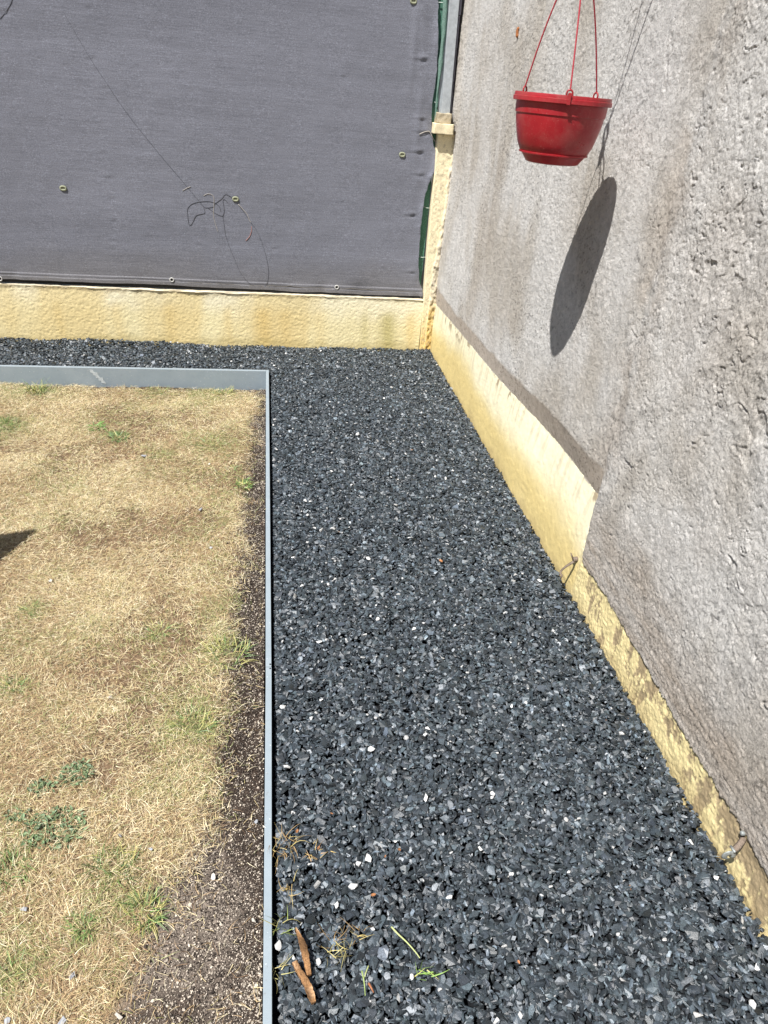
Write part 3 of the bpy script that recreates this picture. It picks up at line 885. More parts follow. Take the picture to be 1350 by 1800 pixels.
# a few hand-placed pale stones
pal = [(620, 1558, 12), (748, 1290, 9), (752, 1282, 8), (656, 1018, 6), (574, 990, 5), (531, 1030, 7), (700, 1045, 6), (512, 1105, 6), (765, 838, 5), (618, 852, 6), (630, 1518, 8), (1182, 1502, 9), (1095, 1727, 11), (1330, 1700, 9),
       (995, 1440, 8), (1178, 1510, 7), (800, 1100, 6), (905, 1010, 6), (540, 905, 6), (1065, 1395, 7), (660, 1262, 6), (948, 1180, 6), (489, 1663, 14), (560, 1690, 9), (915, 1785, 9), (775, 1738, 9), (866, 1395, 7), (825, 1425, 7), (745, 1095, 5), (560, 1100, 6)]
pp = np.array([on_z(a, b_, -0.008) for a, b_, s in pal]); ps = np.array([s * 0.0010 * np.linalg.norm(p - EYE) / 1.8 for p, (a, b_, s) in zip(pp, pal)])
pc = RNG.uniform(0.35, 0.58, len(pal))[:, None] * np.array([1, .99, .97])
tag(scatter('pale_pebbles', pp, ps, 0.3, pc, M_crumb, (.65, .9, .4, .6)), 'bigger whitish pebbles dotted over the dark slate gravel', kind='stuff')

# ------------------------------------------------------------------ lawn soil
def lz(x, y):
    z = -0.113 + 0.008 * fbm(x * 3.2, y * 3.2, 300, 3) + 0.003 * fbm(x * 14, y * 14, 301, 3)
    return z


ksb = np.array([(0.0, -.30), (0.80, -.27), (0.88, -.213), (0.98, -.236), (1.088, -.195), (1.174, -.147), (1.342, -.12), (1.54, -.125), (1.78, -.132), (2.06, -.115), (2.41, -.095), (2.85, -.088), (3.4, -.075), (4.2, -.05), (4.4, -.045)])


def bare(x, y):                             # >0 : bare soil beside the edging
    b0 = np.interp(y, ksb[:, 0], ksb[:, 1]) + 0.025 * fbm(x * 9, y * 9, 302, 3)
    r = x - b0
    r2 = y - (4.315 + 0.02 * fbm(x * 6, y * 6, 303, 3))
    return np.maximum(r, r2)


xg = np.concatenate([np.arange(-3.4, -1.6, 0.02), np.arange(-1.6, -0.012, 0.0045)]); yg = np.concatenate([np.arange(-1.2, 0.6, 0.02), np.arange(0.6, 4.38, 0.0055)])
Xg, Yg = np.meshgrid(xg, yg, indexing='ij')
br = sst(-0.06, 0.02, bare(Xg, Yg) + 0.05 * sst(1.5, 1.0, Yg))
Zg = lz(Xg, Yg) + 0.0022 * fbm(Xg * 70, Yg * 70, 304, 3) - 0.004 * br
n1 = fbm(Xg * 2.6, Yg * 2.6, 305, 4)
thatch = np.array([0.27, 0.20, 0.12]) + (np.array([0.16, 0.108, 0.066]) - np.array([0.27, 0.20, 0.12])) * sst(-0.3, 0.5, n1)[..., None]
soil = np.array([0.042, 0.029, 0.022]) * (1 + 0.5 * fbm(Xg * 120, Yg * 120, 306, 2))[..., None]
greyer = sst(-0.9, 0.5, fbm(Xg * 5, Yg * 5, 307, 3)) * sst(1.45, 1.0, Yg) * sst(0.03, -0.09, Xg + 0.03)
soil = soil + (np.array([0.20, 0.165, 0.135]) - soil) * (0.85 * greyer)[..., None]
Cg = thatch + (soil - thatch) * br[..., None]
Cg = Cg * (1 + 0.35 * fbm(Xg * 60, Yg * 60, 308, 3))[..., None]
tag(np_mesh('lawn_soil', np.stack([Xg, Yg, Zg], -1).reshape(-1, 3), grid_faces(*Xg.shape), M_soil, None, np.clip(Cg, .01, .8).reshape(-1, 3), True), kind='structure')

# grit and crumbs on the bare strip
n = 110000
cx_ = -0.016 - np.abs(RNG.normal(0, 0.17, n)); cy_ = RNG.uniform(0.55, 4.34, n)
ok = bare(cx_, cy_) > -0.035 - RNG.exponential(0.03, n) - 0.06 * sst(1.5, 1.0, cy_); cx_, cy_ = cx_[ok], cy_[ok]
cxb = RNG.uniform(-1.8, -0.02, 5000); cyb = RNG.uniform(4.28, 4.335, 5000); cyb = cyb + cxb * .024
cx_ = np.concatenate([cx_, cxb]); cy_ = np.concatenate([cy_, cyb]); n = len(cx_)
cs = np.clip(RNG.lognormal(math.log(0.0015), 0.45, n), 0.0007, 0.0060)
lt = RNG.uniform(0, 1, n)
cc = np.where(lt[:, None] < (0.26 + 0.16 * sst(1.3, 0.9, cy_) + 0.25 * sst(.3, .6, fbm(cx_ * 9, cy_ * 5, 330, 3)))[:, None], RNG.uniform(.30, .62, n)[:, None] * np.array([1, .86, .70]), RNG.uniform(.02, .09, n)[:, None] * np.array([1, .78, .64]))
tag(scatter('grit', np.stack([cx_, cy_, lz(cx_, cy_) - 0.002 + cs * .3], -1), cs, 0.6, cc, M_crumb, (.6, 1, .5, .9)), 'pale grit and crumbs on the dark soil strip beside the edging', kind='stuff')


# ------------------------------------------------------------------ grass blades
def blades(P, az, ln, wd, pitch, curl, bend, cols, seg=4):
    """flat tapering strips; pitch start elevation, curl change of elevation, bend change of azimuth"""
    n = len(P)
    pts = [P.copy()]; cur = P.copy()
    t_dirs = []
    for k in range(seg):
        u = (k + .5) / seg
        e = pitch + curl * u; a = az + bend * u
        d = np.stack([np.cos(a) * np.cos(e), np.sin(a) * np.cos(e), np.sin(e)], -1)
        cur = cur + d * (ln / seg)[:, None]
        pts.append(cur.copy()); t_dirs.append(d)
    t_dirs.append(t_dirs[-1])
    roll = RNG.uniform(-0.9, 0.9, n)
    V = np.zeros((n, 2 * (seg + 1), 3))
    for k in range(seg + 1):
        d = t_dirs[k]
        s = np.stack([-d[:, 1], d[:, 0], np.zeros(n)], -1); s /= np.linalg.norm(s, axis=1)[:, None] + 1e-9
        upv = np.cross(d, s)
        s = s * np.cos(roll)[:, None] + upv * np.sin(roll)[:, None]
        w = wd * (1 - (k / seg) ** 1.6 * 0.85) * .5
        V[:, 2 * k] = pts[k] - s * w[:, None]; V[:, 2 * k + 1] = pts[k] + s * w[:, None]
    fb = np.array([(2 * k, 2 * k + 1, 2 * k + 3, 2 * k + 2) for k in range(seg)])
    Fc = (fb[None] + (np.arange(n) * 2 * (seg + 1))[:, None, None]).reshape(-1, 4)
    return V.reshape(-1, 3), Fc, np.repeat(cols, 2 * (seg + 1), 0)


def lawn_pts(n, x0, x1, y0, y1):
    return RNG.uniform(x0, x1, n), RNG.uniform(y0, y1, n)


ax, ay = lawn_pts(560000, -1.75, -0.018, 0.45, 4.34)
inview = ax > (-0.42 - 0.285 * ay)            # the strip of lawn the lens can reach, with some margin
ax, ay = ax[inview], ay[inview]
bx, by = lawn_pts(26000, -3.3, -0.018, -1.1, 4.34)
ax = np.concatenate([ax, bx]); ay = np.concatenate([ay, by])
dn = 0.90 - 0.50 * sst(0.05, 0.6, fbm(ax * 2.6, ay * 2.6, 305, 4)) - 0.25 * sst(.2, .6, fbm(ax * 9, ay * 9, 311, 2))
bb = bare(ax, ay)
wide = 0.045 + 0.10 * sst(1.5, 1.0, ay) + 0.03
dn = dn * sst(0.0, 1.0, np.clip((0.035 - bb) / (0.035 + wide), 0, 1) + 0.25 * fbm(ax * 16, ay * 16, 315, 2) * (bb > -wide)) + 0.016 + 0.07 * sst(1.3, 0.9, ay) * sst(0.12, 0.0, bb)
ok = RNG.uniform(0, 1, len(ax)) < dn
ax, ay = ax[ok], ay[ok]; n = len(ax)
flow = 3.0 * fbm(ax * 4, ay * 4, 312, 2)
az = flow + RNG.normal(0, 1.5, n)
pal_ = np.array([(0.69, 0.575, 0.34), (0.56, 0.44, 0.235), (0.80, 0.71, 0.49), (0.40, 0.27, 0.14), (0.27, 0.17, 0.095), (0.46, 0.39, 0.17)])
reg = fbm(ax * 2.6, ay * 2.6, 313, 4) + 0.1
pr = np.stack([np.full(n, 1.0), np.full(n, .9), 0.8 + 0 * reg, 0.45 + 2.2 * np.clip(reg, 0, 1), 0.25 + 2.0 * np.clip(reg, 0, 1), 0.25 + 0.6 * np.clip(-reg, 0, 1)], -1)
pr = np.cumsum(pr, 1); pr /= pr[:, -1:]
ci = (RNG.uniform(0, 1, n)[:, None] > pr).sum(1)
gc = pal_[ci] * RNG.uniform(0.75, 1.15, n)[:, None]
# olive / green tinge where the lawn still lives (patches traced from the photo)
GP = [(400, 1070, .12, .5), (395, 1145, .12, .6), (330, 1250, .16, .55), (290, 1110, .10, .5), (60, 1070, .06, .5), (20, 1205, .06, .5), (350, 1300, .1, .45), (200, 740, .2, .35), (375, 780, .2, .4), (420, 850, .2, .6), (10, 745, .14, .8),
      (60, 685, .18, .6), (270, 685, .14, .5), (375, 690, .16, .4), (205, 765, .1, .7), (280, 795, .1, .5), (100, 850, .2, .25), (350, 930, .15, .3), (130, 920, .12, .3), (190, 1530, .05, .7), (240, 1590, .06, .6), (150, 1640, .04, .6),
      (270, 1600, .05, .5), (25, 1500, .06, .6), (10, 1420, .05, .5), (340, 1270, .08, .6), (30, 1700, .05, .4), (180, 1560, .05, .5), (215, 1690, .04, .4), (420, 1060, .08, .6), (300, 1680, .03, .3)]
gf = np.zeros(n)
for (a, b_, rd, st) in GP:
    q = on_z(a, b_, -0.1)
    gf = np.maximum(gf, st * np.exp(-(((ax - q[0]) / rd) ** 2 + ((ay - q[1]) / rd) ** 2)) * (0.7 + 0.6 * fbm(ax * 14, ay * 14, 314, 2)))
isg = RNG.uniform(0, 1, n) < np.clip(gf * 1.15 + 0.06 + 0.20 * sst(0, .6, fbm(ax * 5, ay * 5, 316, 3)), 0, 1)
gc[isg] = np.array([0.15, 0.18, 0.075]) * RNG.uniform(.7, 1.7, isg.sum())[:, None] + RNG.uniform(0, .12, isg.sum())[:, None] * np.array([1, .8, .1])
ln = RNG.uniform(0.010, 0.036, n) * (1 + 0.5 * (RNG.uniform(0, 1, n) < .06)); wd = RNG.uniform(0.0006, 0.0014, n)
pt = np.abs(RNG.normal(0.38, 0.38, n)); cu = -pt * RNG.uniform(0.5, 1.7, n)
P = np.stack([ax, ay, lz(ax, ay) + RNG.uniform(-0.001, 0.010, n)], -1)
v, f, c = blades(P, az, ln, wd, pt, cu, RNG.normal(0, .55, n), gc, 3)
tag(np_mesh('dry_grass', v, f, M_straw, None, c), 'short parched straw coloured lawn grass', kind='stuff')


def tuft(px, py, rad, n, lmin, lmax, wmin, wmax, up, label, name='grass_tuft', cat='grass tuft', col=(0.10, 0.17, 0.05), z=-0.106, mat=None, spread=1.0, yel=.35, group=None):
    q = on_z(px, py, z)
    if z < -0.05: q[2] = float(lz(np.array([q[0]]), np.array([q[1]]))[0])
    r = rad * np.sqrt(RNG.uniform(0, 1, n)); t = RNG.uniform(0, 2 * np.pi, n)
    P = np.stack([r * np.cos(t) * spread, r * np.sin(t), np.zeros(n)], -1)
    if z < -0.05:
        P[:, 2] = lz(P[:, 0] + q[0], P[:, 1] + q[1]) - q[2] + RNG.uniform(0, .006, n)
    azz = t + RNG.normal(0, 0.9, n) if up > .35 else RNG.uniform(0, 6.28, n)
    c_ = np.array(col)[None] * RNG.uniform(.6, 1.6, n)[:, None]
    yl = RNG.uniform(0, 1, n) < yel
    c_[yl] = c_[yl] * .4 + np.array([.34, .28, .10])
    v, f, c = blades(P, azz, RNG.uniform(lmin, lmax, n), RNG.uniform(wmin, wmax, n), RNG.normal(up, .3, n), RNG.normal(-up * 1.1, .3, n), RNG.normal(0, .6, n), c_)
    o = np_mesh(name, v, f, mat or M_green, None, c)
    o.location = q
    return tag(o, label, cat, group)


tuft(65, 688, .055, 150, .03, .10, .0018, .0035, 1.0, 'upright green grass tuft growing against the back edging at the left')
tuft(395, 690, .050, 90, .03, .075, .0015, .003, .8, 'thin green grass tuft by the back edging near its corner', yel=.5)
tuft(270, 690, .075, 110, .02, .04, .0015, .003, .4, 'low flat green tuft along the middle of the back edging', spread=1.6)
tuft(8, 748, .075, 150, .03, .06, .0018, .0035, .5, 'dark green grass tuft at the left border of the upper lawn', yel=.15)
tuft(172, 752, .035, 55, .02, .05, .003, .006, .4, 'small bright green weed tuft left of centre in the upper lawn', col=(.10, .22, .05), yel=.1)
tuft(208, 768, .050, 90, .02, .05, .003, .006, .4, 'dark green weed tuft in the middle of the upper lawn', col=(.07, .14, .04), yel=.1)
tuft(370, 782, .07, 100, .02, .06, .0015, .003, .4, 'loose olive grass tuft in the upper right part of the lawn', yel=.4)
tuft(268, 800, .05, 45, .02, .04, .0015, .003, .3, 'faint green tuft just below the middle weeds of the upper lawn')
tuft(430, 850, .035, 80, .02, .05, .003, .007, .6, 'bright green leafy tuft at the lawn border beside the side edging', col=(.12, .20, .06), yel=.25)
tuft(405, 830, .06, 70, .02, .05, .0015, .003, .4, 'olive grass tuft beside the bright green leafy one', yel=.4)
tuft(400, 1150, .07, 130, .03, .06, .0015, .003, .6, 'olive tuft at the lawn border halfway down the side edging', yel=.55)
tuft(340, 1275, .06, 110, .03, .06, .0015, .003, .5, 'wide olive tuft below the halfway border tuft', yel=.55)
tuft(20, 1205, .035, 60, .02, .045, .002, .004, .4, 'small green tuft at the left border, halfway down the lawn', yel=.2)
tuft(52, 1072, .03, 45, .02, .045, .0018, .003, .4, 'sparse green tuft at the left, below the dark shadow', yel=.3)
tuft(275, 1110, .04, 60, .02, .045, .0015, .003, .4, 'sparse olive tuft in the middle of the lawn', yel=.4)
tuft(200, 1525, .040, 110, .03, .06, .0018, .003, .5, 'dark green grass tuft right of the broad leaved weed patch', col=(.08, .13, .035), yel=.2, spread=1.3)
tuft(255, 1600, .035, 100, .03, .06, .0018, .003, .6, 'green and straw tuft by the bare soil in the lower lawn', yel=.45)
tuft(145, 1625, .025, 60, .02, .045, .0018, .003, .5, 'short green tuft under the dark green one in the lower lawn', yel=.2)
tuft(20, 1530, .035, 90, .02, .05, .002, .004, .5, 'green grass tuft at the left border below the weed patch', yel=.15)
tuft(15, 1705, .02, 35, .02, .04, .0015, .003, .5, 'small green tuft in the lower left corner of the lawn', yel=.3)


def weed(px, py, rad, n, label, sx=1.0):
    q = on_z(px, py, -0.105)
    V = []; Fc = []; Cc = []; k = 0
    for i in range(n):
        r = rad * math.sqrt(random.random()); t = random.uniform(0, 6.28)
        c0 = np.array([q[0] + r * math.cos(t) * sx, q[1] + r * math.sin(t), 0]); c0[2] = float(lz(c0[:1], c0[1:2])[0]) + random.uniform(.004, .014)
        a = random.uniform(0, 6.28); L = random.uniform(.008, .020); w = L * random.uniform(.25, .5); ti = random.uniform(-.5, .6)
        d = np.array([math.cos(a) * math.cos(ti), math.sin(a) * math.cos(ti), math.sin(ti)]); s = np.array([-math.sin(a), math.cos(a), random.uniform(-.4, .4)])
        pts = [c0, c0 + d * L * .35 + s * w * .5 + (0, 0, .002), c0 + d * L * .7 + s * w * .45 + (0, 0, .001), c0 + d * L, c0 + d * L * .7 - s * w * .45 + (0, 0, .001), c0 + d * L * .35 - s * w * .5 + (0, 0, .002), c0 + d * L * .5 - (0, 0, .001)]
        V += pts; Fc += [(k, k + 1, k + 2, k + 6), (k + 6, k + 2, k + 3, k + 4), (k, k + 6, k + 4, k + 5)]; k += 7
        cl = np.array([.125, .18, .09]) * random.uniform(.6, 1.5); Cc += [cl] * 7
    o = np_mesh('weed_patch', np.array(V) - q, np.array(Fc), M_green, None, np.array(Cc)); o.location = q
    return tag(o, label, 'weed')


weed(95, 1460, .062, 330, 'largest broad leaved green weed patch in the lower left lawn', 1.2)
weed(135, 1362, .040, 150, 'small grey green weed patch above the largest one', 1.0)
weed(30, 1440, .022, 50, 'sparse weed leaves at the left border beside the largest patch', 1.3)
weed(78, 1385, .028, 80, 'tiny weed patch left of the small grey green one', 1.3)

# stone chips lying on the lawn
chipP = [(195, 1226, 7, 'grey stone chip above the grey green weed patch'), (212, 1470, 8, 'grey stone chip just right of the largest weed patch'),
         (264, 1494, 7, 'pale stone chip left of the bare soil, above the green and straw tuft'), (375, 1540, 8, 'grey stone chip lying on bare soil in the lower lawn'),
         (43, 1598, 12, 'flat grey stone chip at the left border below the weed patches'), (253, 800, 9, 'grey stone chip in the upper lawn below the two weed tufts'),
         (370, 815, 8, 'grey stone chip under the loose olive tuft of the upper lawn'), (353, 897, 8, 'small bluish chip in the lawn at the height of the dark shadow'),
         (372, 961, 7, 'small grey chip near the lawn border below the bluish one'), (88, 1022, 9, 'grey stone chip just below the dark triangular shadow'),
         (125, 1712, 10, 'grey stone chip below the short green tuft in the lower left lawn'), (108, 1793, 11, 'largest grey chip at the bottom edge of the lawn'),
         (208, 1785, 10, 'grey chip at the bottom edge near the bare soil'), (10, 1790, 9, 'grey chip in the bottom left corner of the lawn'),
         (450, 1443, 7, 'pale bluish chip on the dark soil strip close to the edging'), (445, 1622, 9, 'larger pale chip on the soil strip close to the edging near the bottom')]
for i, (a, b_, s, lb) in enumerate(chipP):
    q = on_z(a, b_, -0.1); q[2] = float(lz(q[:1], q[1:2])[0]) + 0.012
    pv, pf = protos[i % len(protos)]
    s_ = s * 0.0011 * np.linalg.norm(q - EYE) / 1.8
    me_v = pv * np.array([s_, s_ * .6, s_ * .22])
    cl = (np.array([.30, .31, .33]) if i % 3 else np.array([.50, .46, .40])) * random.uniform(.8, 1.2)
    o = np_mesh('stone_chip', me_v, pf, M_crumb, None, np.tile(cl, (len(pv), 1)))
    o.location = q; o.rotation_euler = (random.uniform(-.3, .3), random.uniform(-.3, .3), random.uniform(0, 6))
    tag(o, lb, 'stone', 'stone chips scattered on the dry lawn')

# ------------------------------------------------------------------ debris on the gravel
def bark(P0, P1, w, label, seed):
    P0 = np.array(P0); P1 = np.array(P1); d = P1 - P0; L = np.linalg.norm(d); d /= L
    s = np.cross(d, (0, 0, 1.0)); s /= np.linalg.norm(s); up = np.cross(s, d)
    n = 34; m = 10; V = []; Cc = []
    u = np.linspace(0, 1, n); 
    for i in range(n):
        wl_ = w * (1 - (0.8 if seed == 3 else 0.3) * (1 - min(1, u[i] * 2.5)) ** 1.5) * (1 - 0.25 * max(0, u[i] - .92) / .08) * (1 + 0.10 * math.sin(u[i] * 9 + seed) + 0.07 * math.sin(u[i] * 37 + seed) + .06 * math.sin(u[i] * 71))
        for j in range(m):
            a = 2 * math.pi * j / m
            rough = 1 + 0.25 * float(vn(np.array([j * 2.7 + seed]), np.array([u[i] * 5.0]), seed)[0])
            p = P0 + d * L * u[i] + s * (wl_ * .5 * (1 if math.cos(a) > .3 else -1 if math.cos(a) < -.3 else math.cos(a) * 2) * (0.75 + .25 * rough) + 0.003 * math.sin(u[i] * 4 + seed)) + up * (0.0042 * math.sin(a) * rough + 0.003 * math.sin(u[i] * 3.1))
            V.append(p)
            g_ = float(vn(np.array([j * 1.9 + seed]), np.array([u[i] * 2.5]), seed + 3)[0])
            Cc.append(np.array([.27, .145, .066]) * (1 + 0.95 * g_) + (np.array([.10, .085, .065]) if g_ > .4 else 0))
    Fc = [(i * m + j, i * m + (j + 1) % m, (i + 1) * m + (j + 1) % m, (i + 1) * m + j) for i in range(n - 1) for j in range(m)]
    for b0 in (0, (n - 1) * m):
        Fc += [(b0, b0 + k, b0 + k + 1, b0 + k + 2) for k in (1, 3, 5, 7)]
    V = np.array(V); c0 = V.mean(0)
    o = np_mesh('bark_strip', V - c0, np.array(Fc), M_wood, None, np.clip(np.array(Cc), .02, .8)); o.location = c0
    return tag(o, label, 'bark')


zg_ = 0.004
bark(on_z(520, 1632, zg_), on_z(545, 1714, zg_), 0.0125, 'upper brown strip of bark lying on the gravel by the edging', 3)
bark(on_z(520, 1690, zg_ + .004), on_z(550, 1764, zg_), 0.0125, 'lower brown strip of bark with ragged end on the gravel', 8)


def stem(px, rad, col, label, name='grass_stalk', cat='grass stalk', z=0.004, group=None, mat=None):
    P = smooth_path([on_z(a, b_, z + 0.004 * math.sin(i * 2.1)) for i, (a, b_) in enumerate(px)], 5)
    c0 = P.mean(0)
    r = rad * np.linspace(1, .5, len(P))
    v, f = tube_vf(P - c0, r, 6, flat=0.5)
    o = np_mesh(name, v, f, mat or M_straw, None, np.tile(np.array(col), (len(v), 1)), True); o.location = c0
    return tag(o, label, cat, group)


stem([(688, 1629), (700, 1642), (715, 1656), (730, 1673), (738, 1684)], .0022, (.42, .46, .20), 'long pale green grass stalk lying alone on the gravel')
stem([(636, 1706), (639, 1720), (641, 1735), (642, 1750)], .0017, (.28, .36, .12), 'green grass stalk pointing to the bottom edge of the gravel')
stem([(648, 1697), (643, 1710), (640, 1722)], .0014, (.38, .42, .16), 'short green stalk crossing beside the brown twig')
stem([(648, 1728), (653, 1737), (657, 1745)], .0026, (.32, .13, .06), 'short reddish brown twig next to the green stalks', 'twig', 'twig')
tuft(745, 1712, .014, 11, .02, .045, .0016, .0028, .3, 'small fresh green sprig lying on the gravel', 'grass_sprig', 'grass sprig', col=(.16, .26, .06), z=0.002, spread=1.5)
tuft(494, 1628, .018, 20, .02, .05, .0012, .0022, .7, 'green and straw tuft sprouting between edging and gravel', 'grass_tuft', 'grass tuft', col=(.16, .20, .06), z=-0.01, yel=.5)
tuft(488, 1710, .014, 14, .015, .04, .0012, .002, .6, 'tiny straw tuft against the edging beside the bark strips', 'grass_tuft', 'grass tuft', col=(.28, .26, .10), z=-0.015, yel=.5)
tuft(500, 1490, .034, 40, .02, .05, .0011, .002, .25, 'clump of dry straw bits on the gravel beside the edging', 'dry_straw', 'straw', col=(.28, .185, .08), z=-0.008, yel=.4)
tuft(505, 1560, .022, 14, .02, .04, .0011, .002, .2, 'thin straw bits below the dry clump beside the edging', 'dry_straw', 'straw', col=(.38, .27, .11), z=-0.004, yel=.4)
tuft(610, 1647, .034, 22, .02, .045, .0011, .002, .2, 'scattered brown straw wisps right of the bark strips', 'dry_straw', 'straw', col=(.26, .17, .075), z=-0.002, yel=.4, spread=1.5)
tuft(590, 1672, .022, 16, .02, .05, .0010, .0018, .2, 'few yellowish straw wisps between the bark strips and the brown wisps', 'dry_straw', 'straw', col=(.34, .30, .12), z=0.002, yel=.5, spread=1.5)
tuft(560, 1500, .03, 14, .015, .03, .0010, .0018, .2, 'sparse straw crumbs on the gravel right of the dry clump', 'dry_straw', 'straw', col=(.42, .25, .10), z=0.0, yel=.4)
leafP = [(656, 1573, 8, 'dark orange leaf scrap above the brown straw wisps'), (702, 1494, 7, 'orange leaf scrap beside a pale pebble in the near gravel'),
         (724, 791, 7, 'orange leaf scrap in the far middle of the gravel'), (775, 986, 8, 'reddish leaf sliver in the middle of the gravel'),
         (912, 1691, 5, 'tiny orange leaf scrap at the lower middle of the gravel'), (522, 1461, 7, 'orange brown leaf scrap above the dry straw clump by the edging'),
         (560, 1490, 6, 'orange leaf scrap right of the dry straw clump'), (677, 1505, 4, 'tiny brown leaf scrap left of the one beside the pale pebble'), (583, 1430, 5, 'tiny reddish scrap above the straw clump, farther from the edging')]
for i, (a, b_, s, lb) in enumerate(leafP):
    q = on_z(a, b_, 0.001)
    s_ = s * 0.0009 * np.linalg.norm(q - EYE) / 1.8
    v = np.array([(-1, 0, 0), (-.4, .5, .25), (.4, .45, .1), (1, .05, .3), (.35, -.45, .15), (-.45, -.5, 0), (0, 0, -.1)]) * s_
    f = np.array([(0, 6, 2, 1), (6, 4, 3, 2), (0, 5, 4, 6)])
    o = np_mesh('dry_leaf', v, f, M_straw, None, np.tile(np.array([.38, .17, .07]) * random.uniform(.5, 1.1), (7, 1)))
    o.location = q; o.rotation_euler = (random.uniform(-.3, .3), random.uniform(-.3, .3), random.uniform(0, 6))
    tag(o, lb, 'leaf', 'dry leaf scraps on the gravel')

# ------------------------------------------------------------------ metal hooks in the plinth
h1 = empty('wall_hook', tuple(on_x(1013, 983, W)))
tag(h1, 'thin bent metal strip sticking out of the plinth below the stepped corner', 'hook')
b0 = on_x(1013, 983, W)
pl_ = [on_x(px_, py_, W - d_) for px_, py_, d_ in ((1013, 983, -.004), (1007, 988, .013), (999, 993, .026), (992, 998, .036), (986, 1004, .044), (985, 1008, .048), (988, 1012, .046), (985, 1016, .050))]
adopt(tube('bent_strip', smooth_path(pl_, 6), np.linspace(.0060, .0028, 43), M_rusty, None, 6, flat=.35), h1)
adopt(tube('anchor_plug', [b0 + (.01, 0, 0), b0 + (-.012, 0, 0)], [.011, .009], M_rusty, None, 6), h1)
adopt(tube('tab', [b0 + (-.012, .002, .0), b0 + (-.020, .006, .016), b0 + (-.024, .008, .024)], [.007, .006, .002], M_rusty, None, 6, flat=.4), h1)
b1 = on_x(1308, 1472, W)
pc_ = [on_x(px_, py_, W - d_) for px_, py_, d_ in ((1308, 1472, -.006), (1303, 1481, .006), (1296, 1489, .018), (1288, 1495, .028))]
h2 = empty('pipe_clamp', tuple(b1))
tag(h2, 'small galvanised pipe clamp fixed low on the plinth at the right edge', 'clamp')
adopt(tube('bracket_arm', smooth_path(pc_, 5), .0075, M_rusty, None, 6, flat=.3), h2)
cc0 = on_x(1282, 1506, W - .036)
th = np.linspace(-0.3, 4.6, 20)
adopt(tube('clamp_band', [cc0 + (.011 * math.cos(a), .003 * math.sin(a * .5), .011 * math.sin(a)) for a in th], .0065, M_zinc, None, 6, flat=.22), h2)
adopt(tube('bolt', [pc_[3] + (.0, -.008, .004), pc_[3] + (.0, .010, .002)], .0035, M_zinc, None, 6), h2)
adopt(tube('screw_head', [b1 + (.004, .004, .010), b1 + (-.009, .004, .011), b1 + (-.011, .004, .011)], [.006, .0062, .004], M_zinc, None, 6), h2)

# ------------------------------------------------------------------ hanging pot
PC = np.array([0.871, 2.408, 1.601]); RR = 0.146
pot = empty('hanging_pot', tuple(PC - np.array([0, 0, .18])))
tag(pot, 'red plastic hanging plant pot in front of the grey wall', 'plant pot')


def lathe(name, prof, mat, seg=72, parent=pot):
    V = []; m = len(prof)
    for i in range(seg):
        a = 2 * math.pi * i / seg
        for r, z in prof:
            V.append((PC[0] + r * math.cos(a), PC[1] + r * math.sin(a), PC[2] + z))
    Fc = [(i * m + j, ((i + 1) % seg) * m + j, ((i + 1) % seg) * m + j + 1, i * m + j + 1) for i in range(seg) for j in range(m - 1)]
    o = np_mesh(name, np.array(V), np.array(Fc), mat, None, None, True)
    md = o.modifiers.new('es', 'EDGE_SPLIT'); md.split_angle = math.radians(38)
    return adopt(o, parent)


lathe('pot_body', [(.128, -.010), (.136, -.012), (.1355, -.035), (.1345, -.052), (.1315, -.0545), (.1300, -.070), (.122, -.105), (.114, -.133), (.103, -.155), (.099, -.158), (.0, -.1585)][::-1], M_pot)
lathe('pot_inside', [(.0, -.150), (.094, -.150), (.108, -.13), (.120, -.09), (.129, -.02), (.130, -.004)][::-1], M_pot)
lathe('rim', [(.130, -.006), (.131, .0), (.1425, .0), (.1435, -.003), (.1435, -.0095), (.1465, -.0105), (.1465, -.021), (.1440, -.0225), (.137, -.0225), (.1345, -.012)][::-1], M_pot)
lathe('saucer', [(.0, -.1850), (.070, -.1855), (.080, -.1830), (.097, -.1610), (.1050, -.1590), (.1055, -.1550), (.1032, -.1540), (.100, -.1575), (.090, -.1590)], M_pot)
lathe('compost', [(.0, -.012), (.06, -.010), (.1285, -.016)][::-1], m_plain('compost', (.03, .02, .015), .95, .1, (120, .5, 1.5), (90, .006)))
phc = math.atan2(-PC[1], -PC[0])
TIP = PC + np.array([-0.014, 0, .372])
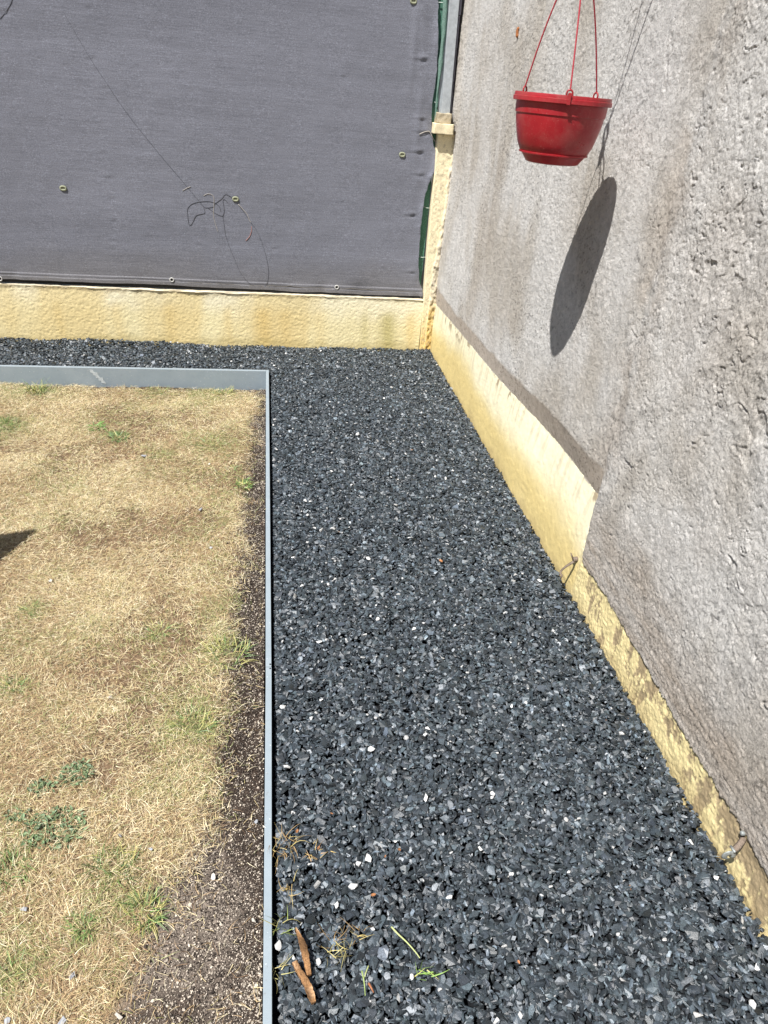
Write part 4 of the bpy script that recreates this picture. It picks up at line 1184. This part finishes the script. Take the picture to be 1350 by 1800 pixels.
for k, da in enumerate((7, 135, -121)):
    a = phc + math.radians(da)
    rd = np.array([math.cos(a), math.sin(a), 0]); tg = np.array([-math.sin(a), math.cos(a), 0])
    base_ = PC + rd * .138
    th = np.linspace(-0.5, math.pi + .5, 16)
    lug = adopt(tube('cord_lug', [base_ + tg * (.0085 * math.cos(t)) + np.array([0, 0, .004 + .0095 * math.sin(t)]) for t in th], .0027, M_pot, None, 6), pot)
    if k == 0:
        v, f = box_vf(-.005, .005, -.0035, .0035, -.024, .006)
        Q = base_ + rd * .0095
        v = Q + v[:, :1] * tg + v[:, 1:2] * rd + v[:, 2:] * np.array([0, 0, 1.0])
        lt_ = np_mesh('lug_tab', v, f, M_pot); bev(lt_, .001); lt_.parent = lug
        lt_.location = -Vector(lug.location) - Vector(pot.location) + Vector(lug.location)
        lt_.location = -(Vector(pot.location) + Vector(lug.location))
    P0 = base_ + np.array([0, 0, .015]); P1 = TIP + rd * .004
    n = 150; u = np.linspace(0, 1, n)
    bow = np.array([0.010, -0.006, 0]) * (-1 if k == 1 else 1)
    L = P0 + (P1 - P0) * u[:, None] + np.sin(u * np.pi)[:, None] * (rd * 0.012)
    tw = u * 300
    parts = []
    e1 = tg; e2 = np.cross(rd, tg)
    for s in range(2):
        parts.append(tube_vf(L + 0.0011 * (np.cos(tw * .9 + s * math.pi)[:, None] * e1 + np.sin(tw * .9 + s * math.pi)[:, None] * rd), .0017, 6))
    v, f = join_vf(parts)
    adopt(np_mesh('cord', v, f, M_cord, None, None, True), pot)
# plastic hanger hook where the cords meet
parts = [tube_vf([TIP + (0, 0, -.012), TIP + (0, 0, .018), TIP + (0, 0, .040)], [.012, .015, .008], 6)]
th = np.linspace(-math.pi / 2, math.pi * .95, 18)
parts.append(tube_vf([TIP + (0.016 * math.cos(t) * .4, .022 * math.cos(t), .068 + .030 * math.sin(t)) for t in th], .0055, 6))
adopt(np_mesh('hanger_hook', *join_vf(parts), M_pot, None, None, True), pot)

# wire bracket on the wall that carries the pot
BT = TIP + np.array([0, 0, .098])
br_ = empty('wall_bracket', (W, 2.45, 2.4))
tag(br_, 'wire wall bracket carrying the red pot from the grey wall', 'bracket')


def wallpt(px, py, z):
    a = on_x(px[0], px[1], W); b_ = on_x(py[0], py[1], W)
    t = (z - a[2]) / (b_[2] - a[2]); q = a + (b_ - a) * t
    return q


def sh(P):                                   # where the sun puts a point's shadow on the wall
    t = (W - P[0]) / SUN_TRAVEL.x
    return P + np.array(SUN_TRAVEL) * t


S0 = sh(BT)
q1 = on_x(1145, 0, W); q2 = on_x(1128, 0, W)
r1 = S0 + (q1 - S0) * ((2.42 - S0[2]) / (q1[2] - S0[2])); r2 = S0 + (q2 - S0) * ((2.50 - S0[2]) / (q2[2] - S0[2]))
adopt(tube('arm', [BT, r1 + (0.02, 0, 0)], .0036, M_wire, None, 6), br_)
adopt(tube('brace', [BT, r2 + (0.02, 0, 0)], .0024, M_wire, None, 6), br_)

# ------------------------------------------------------------------ unseen table-shaped caster added left of the frame to shade the lawn
C0 = np.array([-1.30, 2.405, 0.655])
d1 = np.array([-.97, -.243, 0]); d1 /= np.linalg.norm(d1); d2 = np.array([-.325, -.946, 0]); d2 /= np.linalg.norm(d2)
tb_ = empty('shadow_caster', tuple(C0 + d1 * .7 + d2 * .4 - np.array([0, 0, .76])))
tag(tb_, 'unseen table shaped shadow caster added on the lawn outside the left border', 'shadow caster')
zt0, zt1 = C0[2] - .028, C0[2]
q = [C0, C0 + d1 * 1.4, C0 + d1 * 1.4 + d2 * .8, C0 + d2 * .8]
v = np.array([(a[0], a[1], z) for z in (zt0, zt1) for a in q]); f = np.array([(3, 2, 1, 0), (4, 5, 6, 7), (0, 1, 5, 4), (1, 2, 6, 5), (2, 3, 7, 6), (3, 0, 4, 7)])
adopt(bev(np_mesh('caster_top', v, f, M_caster), .004), tb_)
for (a, b_) in ((.1, .1), (1.3, .1), (1.3, .7), (.1, .7)):
    p = C0 + d1 * a + d2 * b_
    adopt(tube('leg', [(p[0], p[1], -.12), (p[0], p[1], zt0 - .001)], .03, M_caster, None, 4), tb_)
